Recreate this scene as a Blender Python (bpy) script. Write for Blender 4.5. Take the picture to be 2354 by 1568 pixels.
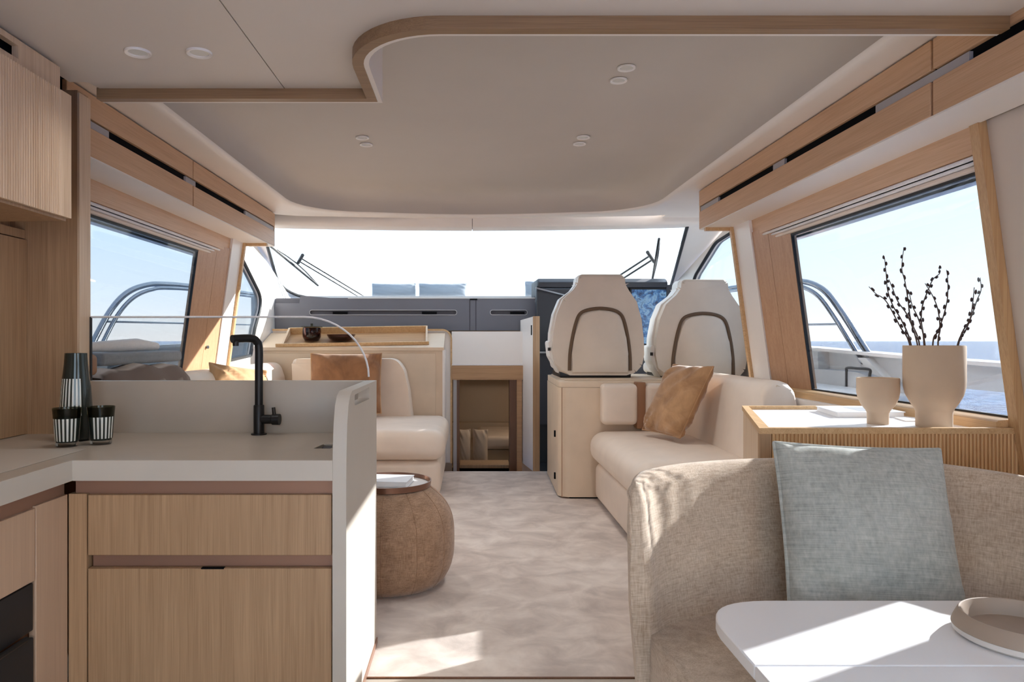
import bpy, bmesh, math, random
from mathutils import Vector, Matrix, Euler

random.seed(7)
S = bpy.context.scene
C = S.collection
for o in list(bpy.data.objects):
    bpy.data.objects.remove(o)

# ------------------------------------------------------------------ camera, sky, sun, exposure
F, CX, CY, EYE = 1650.0, 1080.0, 784.0, 1.1        # focal length in pixels of the 2354 px wide frame, principal point, eye height
cam_d = bpy.data.cameras.new('camera')
cam = bpy.data.objects.new('camera', cam_d)
C.objects.link(cam)
cam.location = (0, 0, EYE)
cam.rotation_euler = (math.pi / 2, 0, 0)
cam_d.sensor_width = 36
cam_d.lens = F / 2354 * 36
cam_d.shift_x = (1177 - CX) / 2354
cam_d.clip_start = 0.05
cam_d.clip_end = 9000
S.camera = cam

SUN_AZ, SUN_EL = math.radians(60), math.radians(23.0)
SUN_DIR = Vector((math.sin(SUN_AZ) * math.cos(SUN_EL), math.cos(SUN_AZ) * math.cos(SUN_EL), math.sin(SUN_EL)))
sun_d = bpy.data.lights.new('sun', 'SUN')
sun_d.energy = 42
sun_d.angle = math.radians(0.53)
sun_d.color = (1.0, 0.975, 0.945)
sun = bpy.data.objects.new('sun', sun_d)
C.objects.link(sun)
sun.rotation_euler = (-SUN_DIR).to_track_quat('-Z', 'Y').to_euler()

W = bpy.data.worlds.new('sky')
S.world = W
W.use_nodes = True
nt = W.node_tree
nt.nodes.clear()
def wn(t, **k):
    n = nt.nodes.new(t)
    for a, v in k.items():
        setattr(n, a, v)
    return n
tc = wn('ShaderNodeTexCoord')
sep = wn('ShaderNodeSeparateXYZ')
nt.links.new(tc.outputs['Generated'], sep.inputs[0])
ramp = wn('ShaderNodeValToRGB')
nt.links.new(sep.outputs['Z'], ramp.inputs[0])
cr = ramp.color_ramp
cr.elements[0].position = 0.0
cr.elements[0].color = (0.97, 0.98, 1.0, 1)
cr.elements[1].position = 1.0
cr.elements[1].color = (0.55, 0.70, 0.95, 1)
for p, c in ((0.05, (0.80, 0.91, 1.0, 1)), (0.20, (0.56, 0.79, 1.0, 1)), (0.5, (0.62, 0.79, 1.0, 1))):
    e = cr.elements.new(p)
    e.color = c
dot = wn('ShaderNodeVectorMath', operation='DOT_PRODUCT')
nt.links.new(tc.outputs['Generated'], dot.inputs[0])
dot.inputs[1].default_value = SUN_DIR
mr = wn('ShaderNodeMapRange')
mr.inputs['From Min'].default_value = 0.2
mr.inputs['From Max'].default_value = 1.0
mr.inputs['To Min'].default_value = 0.0
mr.inputs['To Max'].default_value = 1.0
nt.links.new(dot.outputs['Value'], mr.inputs['Value'])
pw = wn('ShaderNodeMath', operation='POWER')
nt.links.new(mr.outputs[0], pw.inputs[0])
pw.inputs[1].default_value = 2.0
glow = wn('ShaderNodeMix', data_type='RGBA', blend_type='ADD')
glow.inputs['B'].default_value = (1.0, 0.97, 0.92, 1)
mul = wn('ShaderNodeMath', operation='MULTIPLY')
nt.links.new(pw.outputs[0], mul.inputs[0])
mul.inputs[1].default_value = 0.4
nt.links.new(mul.outputs[0], glow.inputs['Factor'])
nt.links.new(ramp.outputs[0], glow.inputs['A'])
bg = wn('ShaderNodeBackground')
nt.links.new(glow.outputs['Result'], bg.inputs['Color'])
SKY = 5.2
bg.inputs['Strength'].default_value = SKY
out = wn('ShaderNodeOutputWorld')
nt.links.new(bg.outputs[0], out.inputs[0])

S.view_settings.view_transform = 'Standard'
S.view_settings.look = 'None'
S.view_settings.gamma = 1
S.view_settings.use_curve_mapping = False
S.view_settings.exposure = 0.12
S.cycles.use_denoising = True
S.cycles.max_bounces = 12
S.cycles.diffuse_bounces = 8
S.cycles.glossy_bounces = 4
S.cycles.transmission_bounces = 6
S.cycles.transparent_max_bounces = 16
S.cycles.caustics_reflective = False
S.cycles.caustics_refractive = False
S.cycles.sample_clamp_indirect = 6

# ------------------------------------------------------------------ small helpers
def at(px, py, Y):
    """a point of the place that stands Y metres ahead and shows at (px, py)"""
    return Vector(((px - CX) * Y / F, Y, EYE - (py - CY) * Y / F))
def xa(px, Y): return (px - CX) * Y / F
def za(py, Y): return EYE - (py - CY) * Y / F

def lin(r, g, b):
    f = lambda c: c / 12.92 if c <= 0.04045 else ((c + 0.055) / 1.055) ** 2.4
    return (f(r / 255), f(g / 255), f(b / 255), 1)

def finish(me, smooth=40):
    if smooth:
        for p in me.polygons:
            p.use_smooth = True
        me.set_sharp_from_angle(angle=math.radians(smooth))

def obj(name, bm, mat, parent=None, smooth=40, label=None, normals=True, local=False):
    me = bpy.data.meshes.new(name)
    if normals:
        bmesh.ops.recalc_face_normals(bm, faces=bm.faces)
    bm.to_mesh(me)
    bm.free()
    finish(me, smooth)
    if mat:
        me.materials.append(mat)
    o = bpy.data.objects.new(name, me)
    C.objects.link(o)
    if parent is not None:
        o.parent = parent
        o.matrix_parent_inverse = Matrix.Translation(-Vector(parent.location)) if parent.type == 'EMPTY' and not local else Matrix.Identity(4)
    if label:
        o['label'] = label
    return o

def tag(o, label=None, cat=None, group=None, kind=None):
    if label: o['label'] = label
    if cat: o['category'] = cat
    if group: o['group'] = group
    if kind: o['kind'] = kind
    return o

def thing(name, label, cat, loc=(0, 0, 0), group=None):
    o = bpy.data.objects.new(name, None)
    C.objects.link(o)
    o.empty_display_size = 0.1
    o.location = loc
    return tag(o, label, cat, group)

def struct(name, bm, mat, parent=None, smooth=40):
    o = obj(name, bm, mat, parent, smooth)
    if parent is None:
        o['kind'] = 'structure'
    return o

def copy_tree(o, dv):
    """a thing and its parts, moved by dv"""
    r = o.copy()
    C.objects.link(r)
    r.location = Vector(o.location) + Vector(dv)
    for ch in o.children:
        c = ch.copy()
        C.objects.link(c)
        inv = ch.matrix_parent_inverse.copy()
        c.parent = r
        c.matrix_parent_inverse = inv
        for g in ch.children:
            d = g.copy()
            C.objects.link(d)
            inv = g.matrix_parent_inverse.copy()
            d.parent = c
            d.matrix_parent_inverse = inv
    return r

B = bmesh.new
def box(bm, x0, x1, y0, y1, z0, z1):
    m = Matrix.Translation(((x0 + x1) / 2, (y0 + y1) / 2, (z0 + z1) / 2)) @ Matrix.Diagonal((x1 - x0, y1 - y0, z1 - z0, 1))
    bmesh.ops.create_cube(bm, size=1, matrix=m)
    return bm
def bx(*a): return box(B(), *a)
def rbox(bm, x0, x1, y0, y1, z0, z1, r=0.01, seg=3):
    t = bx(x0, x1, y0, y1, z0, z1)
    bmesh.ops.bevel(t, geom=list(t.edges), offset=r, segments=seg, profile=0.5, affect='EDGES', clamp_overlap=True)
    me = bpy.data.meshes.new('t'); t.to_mesh(me); t.free(); bm.from_mesh(me); bpy.data.meshes.remove(me)
    return bm
def rb(*a, **k): return rbox(B(), *a, **k)

def cushion(bm, x0, x1, y0, y1, z0, z1, r=0.05, bulge=0.0, n=6, side_bulge=0.0):
    """soft box: round edges of radius r, the top swollen by bulge"""
    hx, hy, hz = (x1 - x0) / 2, (y1 - y0) / 2, (z1 - z0) / 2
    c = Vector(((x0 + x1) / 2, (y0 + y1) / 2, (z0 + z1) / 2))
    r = min(r, hx, hy, hz) * 0.999
    def par(h):
        a = [-h, -h + r * .15, -h + r * .4, -h + r * .7, -h + r]
        a += [(-h + r) + (2 * (h - r)) * i / n for i in range(1, n)]
        a += [h - r, h - r * .7, h - r * .4, h - r * .15, h]
        return a
    P = (par(hx), par(hy), par(hz)); H = (hx, hy, hz)
    def place(p):
        q = Vector([max(-(H[i] - r), min(H[i] - r, p[i])) for i in range(3)])
        d = p - q
        if d.length > 1e-9:
            p = q + d.normalized() * r
        u, v, w = p.x / hx, p.y / hy, p.z / hz
        if p.z > 0:
            p = p + Vector((0, 0, bulge * (1 - u * u) * (1 - v * v) * w))
        if side_bulge:
            p = p + Vector((side_bulge * u * (1 - w * w), side_bulge * v * (1 - w * w), 0))
        return p + c
    for ax in range(3):
        a, b = [i for i in range(3) if i != ax]
        for s in (-1, 1):
            g = []
            for i in P[a]:
                row = []
                for j in P[b]:
                    p = Vector((0, 0, 0)); p[ax] = s * H[ax]; p[a] = i; p[b] = j
                    row.append(bm.verts.new(place(p)))
                g.append(row)
            for i in range(len(g) - 1):
                for j in range(len(g[0]) - 1):
                    bm.faces.new((g[i][j], g[i + 1][j], g[i + 1][j + 1], g[i][j + 1]))
    bmesh.ops.remove_doubles(bm, verts=bm.verts, dist=1e-5)
    return bm
def cu(*a, **k): return cushion(B(), *a, **k)

def prism(bm, pts, axis, a0, a1):
    """polygon pts swept along an axis: 'x' (pts = y,z), 'y' (pts = x,z), 'z' (pts = x,y)"""
    f = {'x': lambda p, a: (a, p[0], p[1]), 'y': lambda p, a: (p[0], a, p[1]), 'z': lambda p, a: (p[0], p[1], a)}[axis]
    v0 = [bm.verts.new(f(p, a0)) for p in pts]
    v1 = [bm.verts.new(f(p, a1)) for p in pts]
    n = len(pts)
    bm.faces.new(v0); bm.faces.new(v1)
    for i in range(n):
        bm.faces.new((v0[i], v0[(i + 1) % n], v1[(i + 1) % n], v1[i]))
    return bm
def pr(*a): return prism(B(), *a)

def hexa(bm, p):
    """eight corners: four of one end, then the four of the other"""
    v = [bm.verts.new(q) for q in p]
    for f in ((0, 1, 2, 3), (7, 6, 5, 4), (0, 4, 5, 1), (1, 5, 6, 2), (2, 6, 7, 3), (3, 7, 4, 0)):
        bm.faces.new([v[i] for i in f])
    return bm

def fillet(pts, r, n=6, closed=True):
    """round the corners of a 2-D polygon; r is one radius or one per corner"""
    out = []
    N = len(pts)
    rr = r if isinstance(r, (list, tuple)) else [r] * N
    for i, p in enumerate(pts):
        p = Vector(p)
        if rr[i] <= 0 or (not closed and i in (0, N - 1)):
            out.append(tuple(p)); continue
        a = (Vector(pts[i - 1]) - p); b = (Vector(pts[(i + 1) % N]) - p)
        la, lb = a.length, b.length
        a.normalize(); b.normalize()
        ang = a.angle(b)
        t = min(rr[i] / math.tan(ang / 2), la * .49, lb * .49)
        A, Bp = p + a * t, p + b * t
        for k in range(n + 1):
            s = k / n
            out.append(tuple((1 - s) ** 2 * A + 2 * s * (1 - s) * (p * .915 + (A + Bp) / 2 * .085) + s * s * Bp))
    return out

def plate(outer, holes, w0, w1, to3d):
    """flat sheet with holes; to3d maps (u, v, w)"""
    bm = B()
    es = []
    for loop in [outer] + list(holes):
        vs = [bm.verts.new((p[0], p[1], 0)) for p in loop]
        for i in range(len(vs)):
            es.append(bm.edges.new((vs[i], vs[(i + 1) % len(vs)])))
    bmesh.ops.triangle_fill(bm, use_beauty=True, use_dissolve=False, edges=es)
    ex = bmesh.ops.extrude_face_region(bm, geom=list(bm.faces))
    top = [g for g in ex['geom'] if isinstance(g, bmesh.types.BMVert)]
    ts = set(top)
    for v in bm.verts:
        v.co = to3d(v.co.x, v.co.y, w1 if v in ts else w0)
    return bm

def ring_plate(outer, inner, w0, w1, to3d):
    return plate(outer, [inner], w0, w1, to3d)

def lathe(bm, prof, n=32, c=(0, 0, 0), axis='z'):
    """prof: (radius, height) pairs, turned about a vertical axis through c"""
    c = Vector(c)
    rings = []
    for r, h in prof:
        if r < 1e-6:
            p = Vector((0, 0, h))
            rings.append([bm.verts.new(c + p)])
        else:
            rings.append([bm.verts.new(c + Vector((r * math.cos(2 * math.pi * i / n), r * math.sin(2 * math.pi * i / n), h))) for i in range(n)])
    for a, b in zip(rings, rings[1:]):
        for i in range(n):
            j = (i + 1) % n
            if len(a) == 1 and len(b) == 1: continue
            if len(a) == 1: bm.faces.new((a[0], b[i], b[j]))
            elif len(b) == 1: bm.faces.new((a[i], a[j], b[0]))
            else: bm.faces.new((a[i], a[j], b[j], b[i]))
    return bm
def la(*a, **k): return lathe(B(), *a, **k)

def tube(bm, pts, r, n=8, closed=False, cap=True):
    pts = [Vector(p) for p in pts]
    N = len(pts)
    rr = r if isinstance(r, (list, tuple)) else [r] * N
    rings = []
    prev = None
    for i, p in enumerate(pts):
        if closed:
            t = pts[(i + 1) % N] - pts[i - 1]
        else:
            t = pts[min(i + 1, N - 1)] - pts[max(i - 1, 0)]
        t.normalize()
        if prev is None:
            u = t.orthogonal().normalized()
        else:
            u = prev - t * prev.dot(t)
            if u.length < 1e-6: u = t.orthogonal()
            u.normalize()
        prev = u
        v = t.cross(u)
        rings.append([bm.verts.new(p + (u * math.cos(2 * math.pi * k / n) + v * math.sin(2 * math.pi * k / n)) * rr[i]) for k in range(n)])
    m = N if closed else N - 1
    for i in range(m):
        a, b = rings[i], rings[(i + 1) % N]
        for k in range(n):
            bm.faces.new((a[k], a[(k + 1) % n], b[(k + 1) % n], b[k]))
    if cap and not closed:
        bm.faces.new(rings[0]); bm.faces.new(list(reversed(rings[-1])))
    return bm
def tu(*a, **k): return tube(B(), *a, **k)

def curve_pts(pts, per=6):
    """smooth (Catmull-Rom) line through the points"""
    P = [Vector(p) for p in pts]
    P = [P[0] * 2 - P[1]] + P + [P[-1] * 2 - P[-2]]
    out = []
    for i in range(1, len(P) - 2):
        a, b, c, d = P[i - 1:i + 3]
        for k in range(per):
            t = k / per
            out.append(0.5 * ((2 * b) + (c - a) * t + (2 * a - 5 * b + 4 * c - d) * t * t + (3 * b - a - 3 * c + d) * t ** 3))
    out.append(P[-2])
    return out

def sheet(bm, rows):
    g = [[bm.verts.new(p) for p in row] for row in rows]
    for i in range(len(g) - 1):
        for j in range(len(g[0]) - 1):
            bm.faces.new((g[i][j], g[i + 1][j], g[i + 1][j + 1], g[i][j + 1]))
    return g

def loft(bm, rings, cap=True):
    """closed cross-sections joined one after another"""
    g = [[bm.verts.new(p) for p in r] for r in rings]
    n = len(g[0])
    for a, b in zip(g, g[1:]):
        for i in range(n):
            bm.faces.new((a[i], a[(i + 1) % n], b[(i + 1) % n], b[i]))
    if cap:
        bm.faces.new(g[0]); bm.faces.new(list(reversed(g[-1])))
    return bm
# ------------------------------------------------------------------ materials
class NT:
    def __init__(s, name):
        s.m = bpy.data.materials.new(name)
        s.m.use_nodes = True
        s.t = s.m.node_tree
        s.t.nodes.clear()
        s.out = s.t.nodes.new('ShaderNodeOutputMaterial')
    def n(s, t, **k):
        x = s.t.nodes.new(t)
        for a, v in k.items():
            setattr(x, a, v)
        return x
    def l(s, a, b): s.t.links.new(a, b)
    def coord(s, scale, rot=(0, 0, 0), kind='Object'):
        tc = s.n('ShaderNodeTexCoord'); mp = s.n('ShaderNodeMapping')
        mp.inputs['Scale'].default_value = scale
        mp.inputs['Rotation'].default_value = rot
        s.l(tc.outputs[kind], mp.inputs[0])
        return mp.outputs[0]
    def noise(s, vec, scale=1, detail=3, rough=.55, dist=0):
        x = s.n('ShaderNodeTexNoise')
        x.inputs['Scale'].default_value = scale
        x.inputs['Detail'].default_value = detail
        x.inputs['Roughness'].default_value = rough
        x.inputs['Distortion'].default_value = dist
        s.l(vec, x.inputs['Vector'])
        return x.outputs['Fac']
    def ramp(s, fac, stops):
        r = s.n('ShaderNodeValToRGB')
        s.l(fac, r.inputs[0])
        e = r.color_ramp.elements
        e[0].position, e[0].color = stops[0]
        e[1].position, e[1].color = stops[-1]
        for p, c in stops[1:-1]:
            x = e.new(p); x.color = c
        return r.outputs[0]
    def bump(s, h, strength=.2, dist=.002):
        b = s.n('ShaderNodeBump')
        b.inputs['Strength'].default_value = strength
        b.inputs['Distance'].default_value = dist
        s.l(h, b.inputs['Height'])
        return b.outputs[0]
    def bsdf(s, color=None, rough=.5, normal=None, **k):
        b = s.n('ShaderNodeBsdfPrincipled')
        if color is not None:
            if hasattr(color, 'node'): s.l(color, b.inputs['Base Color'])
            else: b.inputs['Base Color'].default_value = color
        b.inputs['Roughness'].default_value = rough
        for a, v in k.items():
            b.inputs[a.replace('_', ' ')].default_value = v
        if normal is not None: s.l(normal, b.inputs['Normal'])
        s.l(b.outputs[0], s.out.inputs[0])
        return b

def plain(name, color, rough=.5, **k):
    t = NT(name)
    t.bsdf(color, rough, **k)
    return t.m

def satin(name, color, rough=.5, var=.04, scale=3):
    """painted or moulded surface with a faint unevenness"""
    t = NT(name)
    v = t.coord((1, 1, 1))
    f = t.noise(v, scale, 3)
    a = tuple(max(0, c * (1 - var)) for c in color[:3]) + (1,)
    b = tuple(min(1, c * (1 + var)) for c in color[:3]) + (1,)
    fine = t.noise(v, 400, 2)
    t.bsdf(t.ramp(f, [(0.3, a), (0.7, b)]), rough, t.bump(fine, .04, .001))
    return t.m

def wood(name, dark, light, axis='z', rough=.45):
    """straight-grained oak veneer, grain along an axis"""
    t = NT(name)
    sc = {'x': (1.6, 55, 55), 'y': (55, 1.6, 55), 'z': (55, 55, 1.6)}[axis]
    sf = {'x': (5, 420, 420), 'y': (420, 5, 420), 'z': (420, 420, 5)}[axis]
    a = t.noise(t.coord(sc), 1, 4, .6, .6)
    b = t.noise(t.coord(sf), 1, 2, .5)
    mx = t.n('ShaderNodeMix')
    mx.inputs['Factor'].default_value = .5
    t.l(a, mx.inputs['A']); t.l(b, mx.inputs['B'])
    mid = tuple((p + q) / 2 for p, q in zip(dark, light))
    c = t.ramp(mx.outputs[0], [(0.34, dark), (0.47, mid), (0.62, light)])
    t.bsdf(c, rough, t.bump(mx.outputs[0], .12, .0008))
    return t.m

def fabric(name, dark, light, scale=300, rough=.9, stretch=(1, 1, 1), soft=.35, blotch=6):
    """woven cloth: crossing threads, uneven dye, fine nap"""
    t = NT(name)
    u = t.noise(t.coord((scale * .12 * stretch[0], scale * .12 * stretch[1], scale * stretch[2])), 1, 2, .6)
    v = t.noise(t.coord((scale * stretch[0], scale * stretch[1], scale * .12 * stretch[2])), 1, 2, .6)
    m = t.n('ShaderNodeMix'); m.inputs['Factor'].default_value = .5
    t.l(u, m.inputs['A']); t.l(v, m.inputs['B'])
    w = t.noise(t.coord((1, 1, 1)), blotch, 3)
    m2 = t.n('ShaderNodeMix'); m2.inputs['Factor'].default_value = .3
    t.l(m.outputs[0], m2.inputs['A']); t.l(w, m2.inputs['B'])
    c = t.ramp(m2.outputs[0], [(0.5 - soft * .45, dark), (0.5 + soft * .45, light)])
    b = t.bsdf(c, rough, t.bump(m.outputs[0], .35, .0012))
    b.inputs['Sheen Weight'].default_value = .25
    b.inputs['Specular IOR Level'].default_value = .15
    return t.m

def leather(name, color, rough=.48, var=.05):
    t = NT(name)
    v = t.coord((1, 1, 1))
    vo = t.n('ShaderNodeTexVoronoi'); vo.inputs['Scale'].default_value = 420
    t.l(v, vo.inputs['Vector'])
    f = t.noise(v, 5, 3)
    a = tuple(c * (1 - var) for c in color[:3]) + (1,)
    b = tuple(min(1, c * (1 + var)) for c in color[:3]) + (1,)
    t.bsdf(t.ramp(f, [(0.3, a), (0.7, b)]), rough, t.bump(vo.outputs['Distance'], .06, .0006))
    return t.m

def velvet(name, dark, light, scale=7):
    t = NT(name)
    v = t.coord((1, 1, 1))
    f = t.noise(v, scale, 4, .6, .8)
    g = t.noise(v, 260, 2)
    b = t.bsdf(t.ramp(f, [(0.3, dark), (0.7, light)]), .75, t.bump(g, .15, .001))
    b.inputs['Sheen Weight'].default_value = .5
    b.inputs['Sheen Roughness'].default_value = .4
    return t.m

def glass(name, tint, gloss=.06, rough=0.0):
    """a pane: lets light straight through, coloured by its tint, and mirrors at grazing angles"""
    t = NT(name)
    tr = t.n('ShaderNodeBsdfTransparent'); tr.inputs[0].default_value = tint
    gl = t.n('ShaderNodeBsdfGlossy'); gl.inputs['Roughness'].default_value = rough
    gl.inputs['Color'].default_value = (1, 1, 1, 1)
    fr = t.n('ShaderNodeFresnel'); fr.inputs[0].default_value = 1.35
    mu = t.n('ShaderNodeMath', operation='MULTIPLY'); mu.inputs[1].default_value = gloss * 10
    t.l(fr.outputs[0], mu.inputs[0])
    mn = t.n('ShaderNodeMath', operation='MINIMUM'); mn.inputs[1].default_value = .6
    t.l(mu.outputs[0], mn.inputs[0])
    mx = t.n('ShaderNodeMixShader')
    t.l(mn.outputs[0], mx.inputs[0]); t.l(tr.outputs[0], mx.inputs[1]); t.l(gl.outputs[0], mx.inputs[2])
    t.l(mx.outputs[0], t.out.inputs[0])
    return t.m

OAK_D, OAK_L = lin(150, 117, 86), lin(180, 147, 113)
M = {}
M['oak_z'] = wood('oak_upright', OAK_D, OAK_L, 'z')
M['oak_y'] = wood('oak_lengthwise', lin(190, 150, 114), lin(210, 173, 138), 'y')
M['oak_x'] = wood('oak_crosswise', lin(156, 118, 82), lin(184, 146, 106), 'x')
M['oak_pale'] = wood('oak_pale', lin(196, 166, 134), lin(222, 197, 168), 'z')
M['oak_pillar'] = wood('oak_pillar', lin(174, 133, 102), lin(196, 157, 124), 'z')
M['oak_jamb'] = wood('oak_jamb', lin(178, 138, 96), lin(204, 168, 124), 'z')
M['oak_trim'] = wood('oak_trim', lin(182, 144, 100), lin(212, 178, 134), 'y')
M['oak_flute'] = wood('oak_fluted', lin(182, 138, 92), lin(214, 174, 126), 'z')
M['oak_lip_shaded'] = wood('oak_lip_shaded', lin(128, 100, 72), lin(154, 124, 92), 'x')  # oak darkened to stand in for shade on the lip's aft face
M['oak_smooth'] = wood('oak_smooth', lin(186, 156, 132), lin(198, 168, 142), 'z')
M['oak_dark'] = wood('walnut_door', lin(92, 58, 36), lin(118, 78, 50), 'z')
M['bronze'] = plain('bronze_channel', lin(150, 116, 98), .38, Metallic=.35)
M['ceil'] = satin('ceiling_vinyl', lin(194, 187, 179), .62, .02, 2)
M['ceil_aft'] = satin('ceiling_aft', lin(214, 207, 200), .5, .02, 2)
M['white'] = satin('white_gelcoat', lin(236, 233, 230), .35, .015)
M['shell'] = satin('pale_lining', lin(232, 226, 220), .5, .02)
M['wallb'] = satin('beige_lining', lin(205, 193, 180), .6, .03)
M['stone'] = satin('greige_worktop', lin(180, 169, 155), .38, .03, 8)
M['stone_edge'] = satin('greige_panel', lin(194, 186, 175), .42, .02, 6)
M['leather'] = leather('cream_leather', lin(228, 213, 198))
M['leather2'] = leather('beige_leather', lin(218, 198, 174))
M['helm'] = leather('ivory_leather', lin(222, 211, 197), .42)
M['helm_white'] = leather('white_leather', lin(238, 236, 232), .42)
M['tan'] = leather('tan_leather', lin(158, 112, 72), .5)
M['strap'] = leather('brown_strap', lin(150, 108, 78), .5)
M['groove'] = plain('groove_shadow_line', lin(104, 84, 66), .7)
M['velvet'] = velvet('bronze_velvet', lin(140, 100, 64), lin(186, 144, 102))
M['velvet2'] = velvet('amber_velvet', lin(172, 128, 84), lin(208, 168, 124))
M['velvet3'] = velvet('cocoa_velvet', lin(128, 88, 58), lin(166, 120, 84))
M['linen'] = fabric('greige_linen', lin(158, 136, 114), lin(212, 194, 174), 260, blotch=4)
M['blue'] = fabric('blue_grey_weave', lin(142, 146, 141), lin(192, 195, 188), 240, stretch=(.4, .4, 1.5), blotch=5)
M['pouf'] = fabric('brown_chenille', lin(116, 88, 66), lin(194, 160, 132), 330, soft=.42, blotch=18)
M['pouf_seam'] = fabric('brown_piping', lin(124, 95, 72), lin(178, 144, 116), 330, soft=.42)
M['throw'] = None
M['dark'] = plain('black_recess', (0.006, 0.006, 0.007, 1), .8, Specular_IOR_Level=.05)
M['black'] = plain('black_metal', (0.022, 0.021, 0.022, 1), .38, Metallic=.6)
M['rubber'] = plain('black_gasket', (0.012, 0.013, 0.016, 1), .6)
M['steel'] = plain('polished_steel', (0.27, 0.30, 0.34, 1), .22, Metallic=1.0)
M['spacer'] = plain('grey_spacer', lin(168, 166, 168), .5)
M['dash'] = satin('grey_dash', lin(102, 104, 113), .5, .03)
M['dash_slot'] = satin('dash_slot', lin(80, 81, 90), .55, .03)
M['lens'] = plain('frosted_lens', lin(170, 166, 160), .4, Emission_Color=(1, .95, .88, 1), Emission_Strength=.08)
M['dash_dark'] = satin('slate_recess', lin(62, 62, 70), .55, .03)
M['helm_dark'] = satin('charcoal_console', lin(44, 46, 52), .5, .05)
M['gel'] = satin('grey_gelcoat', lin(214, 214, 212), .45, .02)
M['deckgrey'] = satin('grey_deck', lin(178, 180, 182), .6, .04)
M['hullside'] = satin('bulwark', lin(196, 198, 200), .5, .03)
M['cloth_white'] = fabric('white_cloth', lin(222, 222, 224), lin(244, 244, 246), 200)
M['pad'] = fabric('pale_blue_canvas', lin(128, 134, 142), lin(148, 154, 162), 200)
M['cabin'] = satin('cabin_lining', lin(190, 172, 150), .7, .03)
M['paper'] = plain('paper', lin(240, 240, 240), .6)
M['cover'] = satin('pale_cover', lin(226, 228, 232), .4, .03, 12)
M['clay'] = satin('beige_clay', lin(192, 170, 146), .8, .03, 14)
M['clay_grey'] = satin('pale_stoneware', lin(214, 208, 202), .55, .03, 14)
M['clay_taupe'] = satin('taupe_glaze', lin(158, 140, 124), .5, .05, 10)
M['bark'] = plain('bark', lin(70, 52, 44), .8)
M['bud'] = plain('catkin', lin(58, 44, 44), .8)
M['table'] = satin('white_lacquer', lin(238, 238, 240), .3, .01, 6)
M['tray_rim'] = plain('copper_rim', lin(140, 105, 88), .3, Metallic=.7)
M['tray_top'] = plain('tray_top', lin(214, 208, 204), .4)
M['amber_glass'] = None
M['pane'] = glass('tinted_pane', (0.445, 0.455, 0.465, 1), .02)      # each pane is crossed twice, front and back face
M['pane_front'] = glass('windscreen_pane', (0.58, 0.585, 0.58, 1), .012)
M['screen'] = glass('clear_screen', (0.92, 0.92, 0.91, 1), .02)
M['crystal'] = glass('clear_base', (0.9, 0.9, 0.9, 1), .12)
M['smoke_rim'] = glass('smoked_glass', (0.36, 0.37, 0.30, 1), .08)
M['brown_glass'] = glass('brown_glass', (0.36, 0.17, 0.13, 1), .12)

def striped_glass(name, z0, z1, n=22, a0=-2.6, a1=.55):
    """smoked glass, cut with pale upright stripes between two heights (flat print)"""
    t = NT(name)
    tcn = t.n('ShaderNodeTexCoord')
    sp = t.n('ShaderNodeSeparateXYZ'); t.l(tcn.outputs['Object'], sp.inputs[0])
    an = t.n('ShaderNodeMath', operation='ARCTAN2'); t.l(sp.outputs['Y'], an.inputs[0]); t.l(sp.outputs['X'], an.inputs[1])
    def mth(op, a, b):
        x = t.n('ShaderNodeMath', operation=op)
        for i, q in enumerate((a, b)):
            if hasattr(q, 'node'): t.l(q, x.inputs[i])
            else: x.inputs[i].default_value = q
        return x.outputs[0]
    fr = mth('FRACT', mth('MULTIPLY', an.outputs[0], n / (2 * math.pi)), 0)
    st = mth('GREATER_THAN', fr, .5)
    st = mth('MULTIPLY', st, mth('GREATER_THAN', sp.outputs['Z'], z0))
    st = mth('MULTIPLY', st, mth('LESS_THAN', sp.outputs['Z'], z1))
    st = mth('MULTIPLY', st, mth('GREATER_THAN', an.outputs[0], a0))
    st = mth('MULTIPLY', st, mth('LESS_THAN', an.outputs[0], a1))
    w = t.n('ShaderNodeBsdfPrincipled'); w.inputs['Base Color'].default_value = lin(226, 228, 220); w.inputs['Roughness'].default_value = .3
    d = t.n('ShaderNodeBsdfPrincipled'); d.inputs['Base Color'].default_value = (0.02, 0.025, 0.02, 1); d.inputs['Roughness'].default_value = .12
    mx = t.n('ShaderNodeMixShader')
    t.l(st, mx.inputs[0]); t.l(d.outputs[0], mx.inputs[1]); t.l(w.outputs[0], mx.inputs[2])
    t.l(mx.outputs[0], t.out.inputs[0])
    return t.m

def carpet_mat():
    t = NT('carpet_pile')
    v = t.coord((1.0, 1.15, 1))
    a = t.noise(v, 5.5, 5, .6, .5)
    b = t.noise(t.coord((1, 1, 1)), 1.6, 2)
    m = t.n('ShaderNodeMix'); m.inputs['Factor'].default_value = .3
    t.l(a, m.inputs['A']); t.l(b, m.inputs['B'])
    c = t.ramp(m.outputs[0], [(0.36, lin(187, 174, 165)), (0.5, lin(210, 197, 187)), (0.64, lin(230, 219, 209))])
    f = t.noise(t.coord((1, 1, 1)), 700, 2)
    b2 = t.bsdf(c, .95, t.bump(f, .3, .003))
    b2.inputs['Sheen Weight'].default_value = .2
    b2.inputs['Specular IOR Level'].default_value = .1
    return t.m
M['carpet'] = carpet_mat()

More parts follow.
